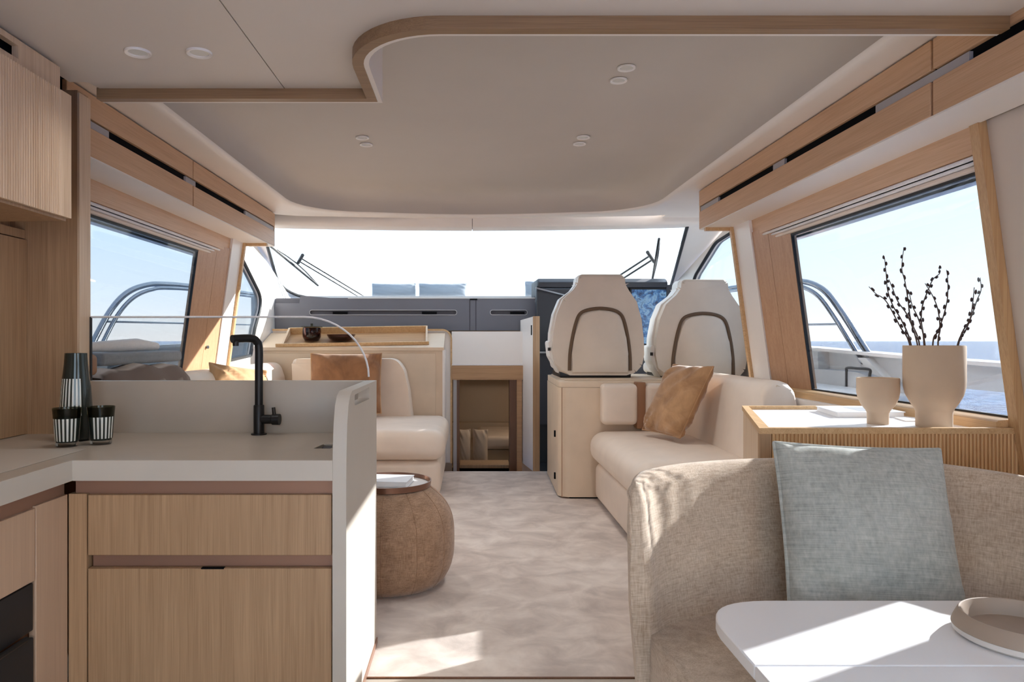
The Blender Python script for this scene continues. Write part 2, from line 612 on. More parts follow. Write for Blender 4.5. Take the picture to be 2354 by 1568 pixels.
def sea_mat():
    t = NT('sea_water')
    a = t.noise(t.coord((.35, .55, 1)), 1.0, 8, .65, .4)
    b = t.noise(t.coord((1.6, 2.6, 1)), 1.0, 4, .6)
    m = t.n('ShaderNodeMix'); m.inputs['Factor'].default_value = .4
    t.l(a, m.inputs['A']); t.l(b, m.inputs['B'])
    c = t.ramp(m.outputs[0], [(.40, lin(10, 52, 108)), (.52, lin(34, 92, 150)), (.62, lin(88, 140, 184))])  # sky-reflecting and dark wave facets painted into the water colour
    t.bsdf(c, .10, t.bump(m.outputs[0], 1.0, .7), Specular_IOR_Level=.08)
    return t.m
M['sea'] = sea_mat()

def stripe_mat():
    t = NT('striped_throw')
    w = t.n('ShaderNodeTexWave'); w.inputs['Scale'].default_value = 6; w.inputs['Distortion'].default_value = 1.5
    t.l(t.coord((.3, 1, .6)), w.inputs['Vector'])
    t.bsdf(t.ramp(w.outputs['Fac'], [(.3, lin(120, 104, 96)), (.7, lin(196, 186, 178))]), .9)
    return t.m
M['throw'] = stripe_mat()

def chart_mat():
    t = NT('chart_display')
    a = t.noise(t.coord((1, 1, 1)), 14, 5, .6, .5)
    c = t.ramp(a, [(.38, lin(20, 40, 78)), (.5, lin(60, 110, 165)), (.56, lin(120, 160, 195)), (.66, lin(36, 66, 110))])
    b = t.bsdf((0.01, 0.01, 0.012, 1), .2)
    t.l(c, b.inputs['Emission Color'])
    b.inputs['Emission Strength'].default_value = .8
    return t.m
M['chart'] = chart_mat()
# ================================================================== THE SETTING
# floors
struct('floor', bx(-1.86, 1.86, -1.6, 2.335, -.08, 0.0), M['stone'])
fl = struct('floor', bx(-1.86, 1.86, 2.335, 6.07, -.08, -.012), M['stone'])
car = obj('carpet', rb(-1.84, 1.84, 2.345, 6.065, -.012, 0.0, r=.004, seg=2), M['carpet'])
tag(car, 'mottled greige carpet running up the aisle between the two sofas', 'carpet')
struct('trim_1', bx(-.35, 1.82, 2.337, 2.344, -.01, .004), M['oak_dark'])
struct('floor', bx(.6, 1.86, 6.07, 7.3, -.08, 0.0), M['helm_dark'])

IN_X = lambda z: 1.655 + (1.72 - z) * .135      # inner face of the leaning side linings
GL_X = lambda z: 1.70 + (1.66 - z) * .135       # the glass leans with them

def slanted(bm, s, y0, y1, z0, z1, fx0, fx1):
    """a board that follows the lean of the cabin side: inner face fx0(z), outer face fx1(z)"""
    return hexa(bm, [Vector((s * fx0(z0), y0, z0)), Vector((s * fx1(z0), y0, z0)), Vector((s * fx1(z1), y0, z1)), Vector((s * fx0(z1), y0, z1)),
                     Vector((s * fx0(z0), y1, z0)), Vector((s * fx1(z0), y1, z0)), Vector((s * fx1(z1), y1, z1)), Vector((s * fx0(z1), y1, z1))])

# side walls under and behind the windows
def add(fun):
    bm = B(); fun(bm); return bm
struct('wall_right', bx(1.82, 1.90, .3, 4.44, -.2, .83), M['wallb'])
struct('wall_right', bx(1.82, 1.90, -1.5, .3, -.2, .7), M['wallb'])
for y0, y1, z0, z1 in ((.3, 1.94, .83, 2.0), (2.19, 2.31, .83, 2.0), (1.94, 2.19, 1.66, 2.0)):
    struct('wall_right', slanted(B(), 1, y0, y1, z0, z1, lambda z: GL_X(z) + .005, lambda z: 1.92), M['wallb'])
struct('wall_right', bx(1.75, 1.92, -1.5, .3, 1.75, 2.1), M['wallb'])
struct('wall_left', bx(-1.90, -1.82, 2.6, 7.3, -.2, .83), M['wallb'])
struct('wall_left', bx(-1.90, -1.62, -1.5, 0, -.2, .9), M['oak_z'])
struct('wall_left', bx(-1.90, -1.62, 0, 2.53, -.2, 2.1), M['oak_z'])
struct('wall_left', bx(-1.90, -1.62, -1.5, 0, 1.75, 2.1), M['oak_z'])

# the roof over the saloon, seen only as what keeps the sky out
struct('roof', add(lambda b: (box(b, -1.95, 1.95, -1.5, 5.75, 2.32, 2.4), box(b, -1.95, -1.86, -1.5, 5.9, 1.70, 2.33), box(b, 1.86, 1.95, -1.5, 4.45, 1.70, 2.33),
                               box(b, -1.95, 1.95, 5.74, 5.84, 2.06, 2.4))), M['white'])

# aft ceiling: two panels with a shadow gap, wood lip along the forward edge
ZA = 1.98
arc = [(-.36 + .0, 2.22)]
lip = [(-1.38, 2.50), (-.36, 2.50), (-.36, 2.23)]
R0 = .28
cxa, cya = -.36 + R0, 1.94 + R0
lip2 = [(cxa - R0 * math.cos(a), cya - R0 * math.sin(a)) for a in [math.pi / 2 * i / 12 for i in range(13)]]
path = [(-1.30, 2.50), (-.36, 2.50)] + lip2 + [(1.46, 1.94)]
ceil = thing('ceiling', None, None)
del_keys = [k for k in ceil.keys()]
ceil['kind'] = 'structure'
aft_L = [(-1.36, -1.5), (-.648, -1.5), (-.648, 2.5), (-1.29, 2.5), (-1.30, 2.44), (-1.36, 2.44)]
aft_R = [(-.644, -1.5), (1.62, -1.5), (1.62, 1.94)] + list(reversed(lip2)) + [(-.36, 2.5), (-.644, 2.5)]
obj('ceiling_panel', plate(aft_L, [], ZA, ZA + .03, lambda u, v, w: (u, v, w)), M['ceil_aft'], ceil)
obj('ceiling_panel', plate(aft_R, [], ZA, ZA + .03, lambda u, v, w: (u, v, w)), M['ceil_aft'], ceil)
back = [(-1.64, -1.5), (1.64, -1.5), (1.64, 1.94)] + list(reversed(lip2)) + [(-.36, 2.5), (-1.64, 2.5)]
obj('backing', plate(back, [], ZA + .032, 2.30, lambda u, v, w: (u, v, w)), M['dark'], ceil)


def offset_path(pts, d):
    """shift a 2-D line to its left by d"""
    out = []
    for i, p in enumerate(pts):
        p = Vector(p)
        ns = []
        if i > 0: ns.append((p - Vector(pts[i - 1])).normalized())
        if i < len(pts) - 1: ns.append((Vector(pts[i + 1]) - p).normalized())
        n = sum((Vector((-t.y, t.x)) for t in ns), Vector((0, 0))).normalized()
        c = n.dot(Vector((-ns[0].y, ns[0].x)))
        out.append(tuple(p + n * d / max(c, .4)))
    return out
def sweep(pts, o0, o1, z0, z1):
    bm = B()
    A, D = offset_path(pts, o0), offset_path(pts, o1)
    rows = [[Vector((*A[i], z0)), Vector((*D[i], z0)), Vector((*D[i], z1)), Vector((*A[i], z1))] for i in range(len(pts))]
    return loft(bm, rows)
struct('trim_2', sweep(path, 0.0, .034, 1.944, 1.983), M['oak_lip_shaded'])
struct('trim_3', sweep(path, .034, .05, 1.946, 2.25), M['shell'])       # riser up to the raised ceiling

# forward ceiling: a raised field, its soft cove, and the outer strip running down to the windscreen header
def cove_line(d, yb=1.5):
    x0, x1, yf, r = -1.235 + d, 1.30 - d, 5.33 - d, max(.5 - d * .6, .12)
    pts = []
    for y in (yb, 2.2, 3.0, 3.8, yf - r): pts.append((x0, y))
    for i in range(1, 9):
        a = math.pi / 2 * i / 9
        pts.append((x0 + r - r * math.cos(a), yf - r + r * math.sin(a)))
    n = 10
    for i in range(n + 1):
        t = i / n
        pts.append((x0 + r + (x1 - x0 - 2 * r) * t, yf + .10 * math.sin(math.pi * t)))
    for i in range(1, 9):
        a = math.pi / 2 * i / 9
        pts.append((x1 - r + r * math.sin(a), yf - r + r * math.cos(a)))
    for y in (yf - r, 3.8, 3.0, 2.2, yb): pts.append((x1, y))
    return pts
def outer_line(x, yf, yb=1.5):
    ref = cove_line(0)
    out = []
    for p in ref:
        u = (p[0] - .03) / 1.27
        out.append((max(-x, min(x, .03 + u * (x + .02))) if p[1] < 5.0 else max(-x, min(x, .03 + (p[0] - .03) * (x + .02) / 1.27)), p[1] if p[1] < 4.9 else p[1] + (yf - 5.45) * min(1, (p[1] - 4.9) / .4)))
    return out
rows = [[Vector((*p, 2.058)) for p in outer_line(1.84, 5.64)],
        [Vector((*p, 2.062)) for p in outer_line(1.50, 5.60)],
        [Vector((*p, 2.054)) for p in cove_line(-.10)],
        [Vector((*p, 2.046)) for p in cove_line(-.05)],
        [Vector((*p, 2.046)) for p in cove_line(-.02)],
        [Vector((*p, 2.053)) for p in cove_line(-.004)],
        [Vector((*p, 2.062)) for p in cove_line(0)]]
bm = B(); sheet(bm, rows)
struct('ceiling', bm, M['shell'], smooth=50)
rows = [[Vector((*p, z)) for p in cove_line(d)] for d, z in ((0, 2.058), (.004, 2.09), (.014, 2.13), (.035, 2.163), (.07, 2.189), (.12, 2.206), (.2, 2.214), (.36, 2.217), (.9, 2.218))]
bm = B()
g = sheet(bm, rows)
bm.faces.new(g[-1])
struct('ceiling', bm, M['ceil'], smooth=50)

# windscreen header, two lengths meeting at a seam
hd = thing('trim_4', None, None); hd['kind'] = 'structure'
for a, b in ((-1.84, .018), (.022, 1.84)):
    bm = B()
    rows = []
    for i in range(9):
        x = a + (b - a) * i / 8
        dip = .022 * (1 - (x / 1.6) ** 2)
        prof = [(5.60, 2.085), (5.605, 2.04 - dip * .5), (5.625, 2.018 - dip), (5.66, 2.010 - dip), (5.80, 2.012 - dip), (5.80, 2.085)]
        rows.append([Vector((x, p[0], p[1])) for p in prof])
    loft(bm, rows)
    obj('header_length', bm, M['shell'], hd)
obj('seam_backing', bx(.016, .024, 5.625, 5.79, 2.0, 2.08), M['dash_dark'], hd)

# ---- windscreen frame and pane, on a raked plane
WP0, WDIR = Vector((0, 5.74, 2.03)), Vector((0, 1.62, -.48)).normalized()
WN = Vector((0, -WDIR.z, WDIR.y)).normalized()       # outward and up
def on_screen(px, py, off=0.0):
    d = Vector(((px - CX) / F, 1, -(py - CY) / F))
    o = Vector((0, 0, EYE))
    t = ((WP0 + WN * off) - o).dot(WN) / d.dot(WN)
    return o + d * t
def uv_screen(p): 
    q = p - WP0
    return (q.x, q.dot(WDIR))
def from_uv(u, v, w): return WP0 + Vector((u, 0, 0)) + WDIR * v + WN * w
hole_px = [(604, 522), (611, 551), (619, 580), (628, 612), (636, 638), (644, 652), (655, 663), (668, 671), (684, 678), (704, 683), (740, 685.5), (800, 686.5), (900, 686.5), (1300, 686.5), (1500, 686), (1530, 680), (1541, 660), (1549, 632), (1562, 585), (1580, 518)]
hole = [uv_screen(on_screen(*p)) for p in hole_px]
hole[0] = (hole[0][0], .01); hole[-1] = (hole[-1][0], .01)
frame_out = [(-1.86, -.0), (-1.86, 1.9), (1.86, 1.9), (1.86, -.0)]
def frame_w(u, v, w): return from_uv(u, v, w)
outer = [(-2.04, -.02), (2.10, -.02), (2.10, 1.80), (-2.04, 1.80)]
struct('wall_front', plate(outer, [hole], 0.0, .014, from_uv), M['shell'])
w3 = thing('window_3', None, None); w3['kind'] = 'structure'
obj('pane', plate([(-1.8, 0), (1.8, 0), (1.8, 1.74), (-1.8, 1.74)], [], .015, .022, from_uv), M['pane_front'], w3)
gk = [on_screen(*p, -.004) for p in hole_px]
obj('gasket', tu([WP0 + Vector((h[0], 0, 0)) + WDIR * h[1] - WN * .004 for h in hole], .015, 8), M['rubber'], w3)

# ---- side linings at the helm with their shaped windows
def side_win(s, y0, y1, pts, r, n):
    X = 1.80
    hole = fillet(pts, r)
    f = lambda u, v, w: (s * (X + w), u, v)
    struct('wall_left' if s < 0 else 'wall_right', plate([(y0, .80), (y1, .80), (y1, 1.50), (6.9, 1.635), (5.9, 1.95), (5.60, 2.05), (y0, 2.05)], [hole], 0, .05, f), M['shell'])
    wdw = thing('window_%d' % n, None, None); wdw['kind'] = 'structure'
    obj('pane', plate(hole, [], .03, .036, f), M['pane'], wdw)
    obj('gasket', tu([Vector((s * (X + .002), p[0], p[1])) for p in hole], .014, 6, closed=True), M['rubber'], wdw)
side_win(-1, 5.17, 7.3, [(6.25, 1.456), (5.66, 1.765), (5.30, 1.96), (5.30, .95), (5.90, .98), (6.02, 1.205)], [.12, 0, .03, .03, .03, .05], 4)
# the right side of the helm is wider and runs in towards the windscreen
def helm_side():
    P = [Vector((1.97, 4.45, 0)), Vector((2.08, 5.3, 0)), Vector((1.96, 7.2, 0))]
    wdw = thing('window_5', None, None); wdw['kind'] = 'structure'
    for p0, p1, y1, rect, hole in ((P[0], P[1], 5.3, [(4.45, .60), (5.3, .60), (5.3, 2.06), (4.45, 2.06)], fillet([(5.24, .95), (5.24, 1.975), (4.56, 1.985), (4.56, .95)], .03)),
                                   (P[1], P[2], 7.2, [(5.3, .60), (7.2, .60), (7.2, 1.575), (6.9, 1.664), (5.9, 1.964), (5.62, 2.05), (5.3, 2.05)], fillet([(6.55, .95), (6.55, 1.30), (6.436, 1.662), (5.95, 1.915), (5.36, 1.985), (5.36, .95)], [.03, .1, .2, .3, .03, .03]))):
        d = (p1 - p0); k = d.x / d.y
        n_ = Vector((d.y, -d.x, 0)).normalized()
        f = lambda u, v, w, p0=p0, k=k, n_=n_: Vector((p0.x + (u - p0.y) * k, u, v)) + n_ * w
        struct('wall_right', plate(rect, [hole], 0, .05, f), M['shell'])
        obj('pane', plate(hole, [], .03, .036, f), M['pane'], wdw)
        obj('gasket', tu([f(p[0], p[1], -.002) for p in hole], .014, 6, closed=True), M['rubber'], wdw)
        e = p0 + d * ((y1 - p0.y) / d.y)
        struct('wall_right', add(lambda b: hexa(b, [p0 + Vector((0, 0, -.2)), p0 + n_ * .05 + Vector((0, 0, -.2)), e + n_ * .05 + Vector((0, 0, -.2)), e + Vector((0, 0, -.2)),
                                                   p0 + Vector((0, 0, .60)), p0 + n_ * .05 + Vector((0, 0, .60)), e + n_ * .05 + Vector((0, 0, .60)), e + Vector((0, 0, .60))])), M['shell'])
    struct('wall_right', bx(1.90, 2.0, 4.44, 4.47, -.1, 2.06), M['shell'])
    struct('ceiling', pr([(1.5, 4.47), (2.02, 4.47), (2.14, 5.3), (2.10, 5.78), (1.5, 5.78)], 'z', 2.064, 2.09), M['shell'])
    struct('floor', pr([(1.86, 4.47), (1.97, 4.47), (2.08, 5.3), (1.96, 7.2), (1.86, 7.2), (1.86, 7.2)][:5], 'z', -.08, 0), M['helm_dark'])
helm_side()

# ---- saloon windows: pane, gasket, sill, header board, pillar
def saloon_window(s, y0, y1, n):
    w = thing('window_%d' % n, None, None); w['kind'] = 'structure'
    f = lambda u, v, ww: (s * (GL_X(v) + ww), u, v)
    rect = [(y0, .842), (y1, .842), (y1, 1.668), (y0, 1.668)]
    obj('pane', plate(rect, [], .0, .006, f), M['pane'], w)
    g = .011
    obj('gasket', plate([(y0 - .03, .815), (y1 + .03, .815), (y1 + .03, 1.70), (y0 - .03, 1.70)],
                        [[(y0 + g, .842 + g * .6), (y1 - g, .842 + g * .6), (y1 - g, 1.668 - g), (y0 + g, 1.668 - g)]], -.003, .012, f), M['rubber'], w)
    sill = B()
    prism(sill, [(s * 1.735, .80), (s * 1.735, .832), (s * 1.742, .838), (s * 1.815, .842), (s * 1.83, .80)], 'y', y0, y1 + .35)
    obj('sill', sill, M['oak_trim'], w)
    return w
saloon_window(1, 2.365, 3.80, 1)
saloon_window(-1, 2.62, 4.49, 2)

def header(s, y0, y1, n):
    t = thing('trim_%d' % n, None, None); t['kind'] = 'structure'
    b = B(); prism(b, [(s * 1.648, 1.812), (s * 1.66, 1.716), (s * 1.672, 1.716), (s * 1.672, 1.812)], 'y', y0, y1)
    obj('header_board', b, M['oak_y'], t)
    b = B(); box(b, *sorted((s * 1.672, s * 1.9)), y0, y1 + .3, 1.70, 1.83)
    obj('header_core', b, M['wallb'], t)
    return t
header(1, 2.335, 4.2, 5)
header(-1, 2.60, 4.95, 6)

def blind(s, y0, y1, label):
    t = thing('roller_blind', label, 'blind', (s * 1.69, (y0 + y1) / 2, 1.69), 'rolled-up blinds above the saloon windows')
    obj('rail', rb(*sorted((s * 1.664, s * 1.69)), y0 + .01, y1 - .01, 1.700, 1.714, r=.004, seg=2), M['cloth_white'], t)
    obj('rail', rb(*sorted((s * 1.674, s * 1.70)), y0 + .01, y1 - .01, 1.686, 1.698, r=.004, seg=2), M['cloth_white'], t)
    obj('rolled_cloth', rb(*sorted((s * 1.680, s * 1.705)), y0 + .01, y1 - .01, 1.668, 1.685, r=.006, seg=2), M['leather'], t)
blind(1, 2.345, 4.12, 'cream roller blind rolled up above the window behind the tall vase')
blind(-1, 2.62, 4.80, 'cream roller blind rolled up above the window beyond the galley')

def pillar(s, ya, yb, yc, n, seam=.55):
    """wood-faced pillar leaf from the glass inwards, then a pale strip, then a wood edge"""
    t = thing('trim_%d' % n, None, None); t['kind'] = 'structure'
    def quad(p, q, dz=0.02, zt=1.735, zb=.815):
        # p, q = (which face 0 glass..1 inner, Y)
        def X(z, k): return s * (GL_X(z) * (1 - k) + IN_X(z) * k - .004)
        b = B()
        P = []
        for (k, y) in (p, q):
            P += [Vector((X(zb, k), y, zb)), Vector((X(zt, k), y, zt))]
        out = Vector((s * .035, .01, 0))
        hexa(b, [P[0], P[2], P[3], P[1], P[0] + out, P[2] + out, P[3] + out, P[1] + out])
        return b
    ym = ya + (yb - ya) * seam
    obj('board', quad((0, ya - .005), (seam, ym - .002)), M['oak_pillar'], t)
    obj('board', quad((seam, ym + .002), (1, yb - .003)), M['oak_pillar'], t)
    b = B()
    slanted(b, s, yb, yc, .82, 1.812, lambda z: IN_X(z) - .012, lambda z: 1.9)
    obj('strip', b, M['white'], t)
    b = B()
    slanted(b, s, yc, yc + .03, .82, 1.812, lambda z: IN_X(z) - .03, lambda z: IN_X(z) + .02)
    obj('edge', b, M['oak_trim'], t)
pillar(1, 3.80, 4.2, 4.44, 7)
pillar(-1, 4.49, 4.95, 5.16, 8)
pb = at(482, 798, 4.78)
pb.x = -(GL_X(pb.z) * .4 + IN_X(pb.z) * .6) + .006
obj('push_button', tu([pb, pb + Vector((.012, -.004, 0))], .011, 12), M['steel'], bpy.data.objects['trim_8'])

# aft jamb of the right window and the wall beyond
jb = B()
slanted(jb, 1, 2.318, 2.36, .50, 1.812, lambda z: GL_X(z) - .040, lambda z: GL_X(z) + .02)
struct('trim_9', jb, M['oak_jamb'])
def lining(b):
    for y0, y1, z0, z1 in ((.3, 1.94, 0, 1.812), (2.19, 2.317, 0, 1.812), (1.94, 2.19, 0, .845), (1.94, 2.19, 1.64, 1.812)):
        slanted(b, 1, y0, y1, z0, z1, lambda z: GL_X(z) - .012, lambda z: GL_X(z) + .05)
struct('wall_right', add(lining), M['wallb'])
w6 = thing('window_6', None, None); w6['kind'] = 'structure'  # unseen window added to let the sun band onto the table
obj('pane', plate([(1.93, .84), (2.2, .84), (2.2, 1.65), (1.93, 1.65)], [], .0, .006, lambda u, v, w: (GL_X(v) + w, u, v)), M['pane'], w6)
# unseen aft bulkhead, its open middle sized to trim the light from behind
struct('wall_aft', add(lambda b: (box(b, -1.9, -.55, -1.55, -1.5, -.1, 2.3), box(b, .65, 1.9, -1.55, -1.5, -.1, 2.3), box(b, -.55, .65, -1.55, -1.5, 1.95, 2.3))), M['oak_z'])

# galley end of the left side: oak bulkhead with a pale end face
bk = thing('trim_10', None, None); bk['kind'] = 'structure'
obj('bulkhead_panel', bx(-1.86, -1.383, 2.53, 2.60, 0, 1.985), M['oak_z'], bk)
obj('edge_board', bx(-1.383, -1.375, 2.528, 2.602, 0, 1.975), M['oak_pale'], bk)

# ---- grey dash below the windscreen
da = thing('dashboard', 'long grey moulded dashboard under the windscreen with slim air slots', 'dashboard', (0, 6.8, 1.2))
YD = 6.60
def slot_outline(px0, px1, py0, py1):
    x0, x1, z0, z1 = xa(px0, YD), xa(px1, YD), za(py1, YD), za(py0, YD)
    return fillet([(x0, z0), (x1, z0), (x1, z1), (x0, z1)], (z1 - z0) * .49, 5)
fD = lambda u, v, w: (u, YD + w, v)
zt, zb = za(685, YD), za(760, YD)
sl = [slot_outline(712, 1050, 713, 724), slot_outline(1127, 1212, 713, 724)]
xl = xa(632, YD)
outl = [(xl, zb), (.60, zb), (.60, zt), (xa(760, YD), zt), (xa(700, YD), zt + .02), (xa(690, YD), zt + .015), (xa(688, YD), za(697, YD)), (xl, za(697, YD))]
obj('fascia', plate(outl, sl, 0, .03, fD), M['dash'], da)
for (a, b_) in ((xa(1079, YD), xa(1081, YD)), (xa(1093, YD), xa(1095, YD))):
    obj('joint', bx(a, b_, YD - .002, YD + .004, zb, zt - .02), M['dash_dark'], da)
obj('slot_back', bx(xl, .6, YD + .02, YD + .03, zb, zt - .01), M['dash_slot'], da)
obj('dash_top', bx(-1.79, .60, YD + .03, 7.32, zt - .03, zt), M['dash'], da)
obj('ledge', bx(xa(800, YD), .6, YD - .004, YD + .03, zt - .006, zt + .004), M['gel'], da)
for loop in sl:
    obj('slot_rim', tu([Vector((p[0], YD - .001, p[1])) for p in loop], .0035, 6, closed=True), M['spacer'], da)
for a, b_ in ((765, 799), (970, 1004), (1173, 1206)):
    obj('vent_nozzle', bx(xa(a, YD), xa(b_, YD), YD - .004, YD + .04, za(722, YD), za(717, YD)), M['dark'], da)
obj('top_button', bx(xa(1080, YD), xa(1097, YD), YD - .006, YD + .02, za(690, YD), za(686.5, YD)), M['dark'], da)

# ---- companionway: white hatch, oak lintel, posts, the dim cabin below
cp = thing('companionway', 'white hatch panel over an oak lintel above the steps down forward', 'doorway', (.18, 6.5, 0))
YH = 6.47
obj('hatch_panel', bx(-.163, .50, YH, YH + .03, .883, za(762, YH)), M['white'], cp)
obj('hatch_edge', bx(-.163, .50, YH - .006, YH, .880, .888), M['cloth_white'], cp)
obj('lintel', bx(-.163, .50, YH - .02, YH + .04, za(873, YH), .879), M['oak_x'], cp)
obj('post', bx(xa(1042, YH), xa(1050, YH), YH - .01, YH + .04, -.9, za(873, YH)), M['spacer'], cp)
obj('post', bx(xa(1050, YH), xa(1056, YH), YH + .0, YH + .06, -.9, za(873, YH)), M['oak_dark'], cp)
obj('post', bx(xa(1188, YH), xa(1200, YH), YH - .01, YH + .04, -.9, za(873, YH)), M['oak_x'], cp)
obj('cabin_door', bx(xa(1170, 6.6), xa(1188, YH), YH + .03, 6.62, -.9, za(873, YH)), M['oak_dark'], cp, label='dark wooden cabin door standing open')
# cabin below
for a in ((-.9, 1.4, 9.5, 9.56, -.9, 1.2), (-.95, -.9, 6.62, 9.56, -.9, 1.2), (1.4, 1.45, 6.68, 9.56, -.9, 1.2), (-.95, -.17, 6.69, 6.74, -.9, 1.2), (.46, 1.45, 6.64, 6.68, -.9, 1.2)):
    struct('wall_front', bx(*a), M['cabin'])
struct('floor', bx(-.95, 1.45, 6.07, 9.56, -.95, -.9), M['stone'])
struct('ceiling', bx(-.95, 1.45, 6.70, 9.56, 1.2, 1.26), M['cabin'])
struct('ceiling', bx(-.16, .46, 6.515, 6.70, 1.15, 1.17), M['cabin'])
struct('wall_front', bx(-1.86, 1.86, 6.03, 6.07, -.95, -.005), M['oak_dark'])
sh = obj('cabin_ledge', bx(-.89, 1.39, 9.31, 9.49, -.89, .04), M['cabin']); tag(sh, 'low ledge along the far wall of the dim cabin below', 'ledge')
YB = 8.6
be = thing('berth', 'cream berth in the dim cabin at the bottom of the steps', 'bed', (.2, 9.0, -.9))
obj('mattress', cu(.10, 1.1, 8.3, 9.28, -.16, .0, r=.05, n=3), M['leather'], be)
obj('base', bx(-.5, 1.08, 8.33, 9.27, -.89, -.165), M['cabin'], be)
bn = obj('cabin_bench', bx(-.3, .3, 8.0, 8.29, -.89, -.31), M['cabin']); tag(bn, 'low bench in the dim cabin under the two upright cushions', 'bench')
st = obj('cabin_step', rb(xa(1057, 7.4), xa(1169, 7.4), 7.15, 7.45, za(1071, 7.3), za(1063, 7.3), r=.008), M['oak_pale']); tag(st, 'pale step tread just inside the companionway opening', 'step')
pst = struct('floor', bx(-.17, .46, 7.16, 7.45, -.9, za(1071, 7.3)), M['dark'])
cl_d = bpy.data.lights.new('cabin_fill', 'POINT'); cl_d.energy = 9; cl_d.shadow_soft_size = .08; cl_d.color = (1, .86, .7)  # unseen fill light added to lift the dark cabin, no fixture
cl_o = bpy.data.objects.new('cabin_fill', cl_d); C.objects.link(cl_o); cl_o.location = (.8, 8.0, 1.1)

# oak-rimmed partition between cabinet and companionway
pa = thing('partition', 'oak-rimmed partition with a rounded top corner beside the companionway', 'partition', (-.2, 6.5, 0))
ol = fillet([(-1.78, 0), (-.165, 0), (-.165, 1.203), (-1.78, 1.203)], [0, 0, .085, 0], 7)
obj('panel', plate(ol, [], 6.485, 6.515, lambda u, v, w: (u, w, v)), M['white'], pa)
rim = [(-1.78, 1.197), (-.25, 1.197)] + [(-.25 + .079 * math.sin(a), 1.118 + .079 * math.cos(a)) for a in [math.pi / 2 * i / 8 for i in range(1, 9)]] + [(-.171, 0)]
def sweep_xz(pts, o0, o1, y0, y1):
    A, D = offset_path(pts, o0), offset_path(pts, o1)
    return loft(B(), [[Vector((A[i][0], y0, A[i][1])), Vector((D[i][0], y0, D[i][1])), Vector((D[i][0], y1, D[i][1])), Vector((A[i][0], y1, A[i][1]))] for i in range(len(pts))])
obj('rim', sweep_xz(rim, -.004, .012, 6.465, 6.53), M['oak_trim'], pa)

# white door leaf with an oak edge, open alongside the helm
dl = thing('door_1', None, None, (.56, 6.1, 0)); dl['kind'] = 'structure'
n0, n1 = Vector((.533, 6.07, 0)), Vector((.462, 6.56, 0))
th = Vector((.05, .008, 0))
zt0, zt1 = 1.306, 1.29
obj('door_leaf', add(lambda b: hexa(b, [n0 + Vector((0, 0, .0)), n0 + th, n0 + th + Vector((0, 0, zt0)), n0 + Vector((0, 0, zt0)),
                                        n1 + Vector((0, 0, .0)), n1 + th, n1 + th + Vector((0, 0, zt1)), n1 + Vector((0, 0, zt1))])), M['white'], dl)
obj('door_edge', add(lambda b: hexa(b, [n0 + Vector((.0, -.012, 0)), n0 + th + Vector((.008, -.012, 0)), n0 + th + Vector((.008, -.012, zt0 + .004)), n0 + Vector((0, -.012, zt0 + .004)),
                                        n0 + Vector((0, -.001, 0)), n0 + th + Vector((.008, -.001, 0)), n0 + th + Vector((.008, -.001, zt0 + .004)), n0 + Vector((0, -.001, zt0 + .004))])), M['oak_z'], dl)
obj('door_handle', add(lambda b: hexa(b, [Vector((.527, 6.10, 1.15)), Vector((.535, 6.10, 1.15)), Vector((.535, 6.10, 1.235)), Vector((.527, 6.10, 1.235)),
                                          Vector((.522, 6.135, 1.15)), Vector((.53, 6.135, 1.15)), Vector((.53, 6.135, 1.235)), Vector((.522, 6.135, 1.235))])), M['dark'], dl)
# ================================================================== OVERHEAD CABINETS
def overhead(s, y0, y1, seam, grey, label, slots):
    t = thing('overhead_cabinet', label, 'cabinet', (s * 1.6, (y0 + y1) / 2, 1.81))
    X = 1.46
    sx = lambda a, b: sorted((s * a, s * b))
    d = .018
    obj('carcass', bx(*sx(X + .05, 1.64), y0, y1 - .012, 1.812, 2.05), M['dark'], t)
    for a, b in ((y0, seam - .006), (seam + .006, y1)):
        obj('door', rb(*sx(X, X + d), a, b, 1.957, 2.053, r=.002, seg=1), M['oak_y'], t)
        obj('door', rb(*sx(X, X + d), a, b, 1.812, 1.921, r=.002, seg=1), M['oak_y'], t)
    obj('joint_backing', bx(*sx(X + d, X + .05), y0, y1, 1.812, 2.05), M['dark'], t)
    for a, b in grey:
        obj('spacer', bx(*sx(X + .006, X + d + .004), a, b, 1.922, 1.951), M['spacer'], t)
    obj('end_board', bx(*sx(X + .001, 1.645), y1 - .012, y1, 1.813, 2.052), M['oak_pale'], t)
    obj('soffit', bx(*sx(X + .002, 1.65), y0, y1 - .002, 1.806, 1.812), M['shell'], t, label='pale soffit under the cabinet')
    return t
overhead(1, .4, 4.57, 2.27, [(4.235, 4.566), (3.345, 3.47), (2.107, 2.593)],
         'long oak overhead cabinet with a black slot above the window with the vase', None)
overhead(-1, 2.6, 5.375, 3.79, [(2.6, 2.916), (3.706, 3.836), (4.69, 5.365)],
         'oak overhead cabinet with a black slot above the window beyond the galley', None)
# portal edge under the cabinet ends
for s, y, n in ((1, 4.47, 11), (-1, 5.19, 12)):
    bm = B(); box(bm, *sorted((s * 1.465, s * 1.66)), y - .015, y + .015, 1.786, 1.806)
    struct('trim_%d' % n, bm, M['oak_trim'])

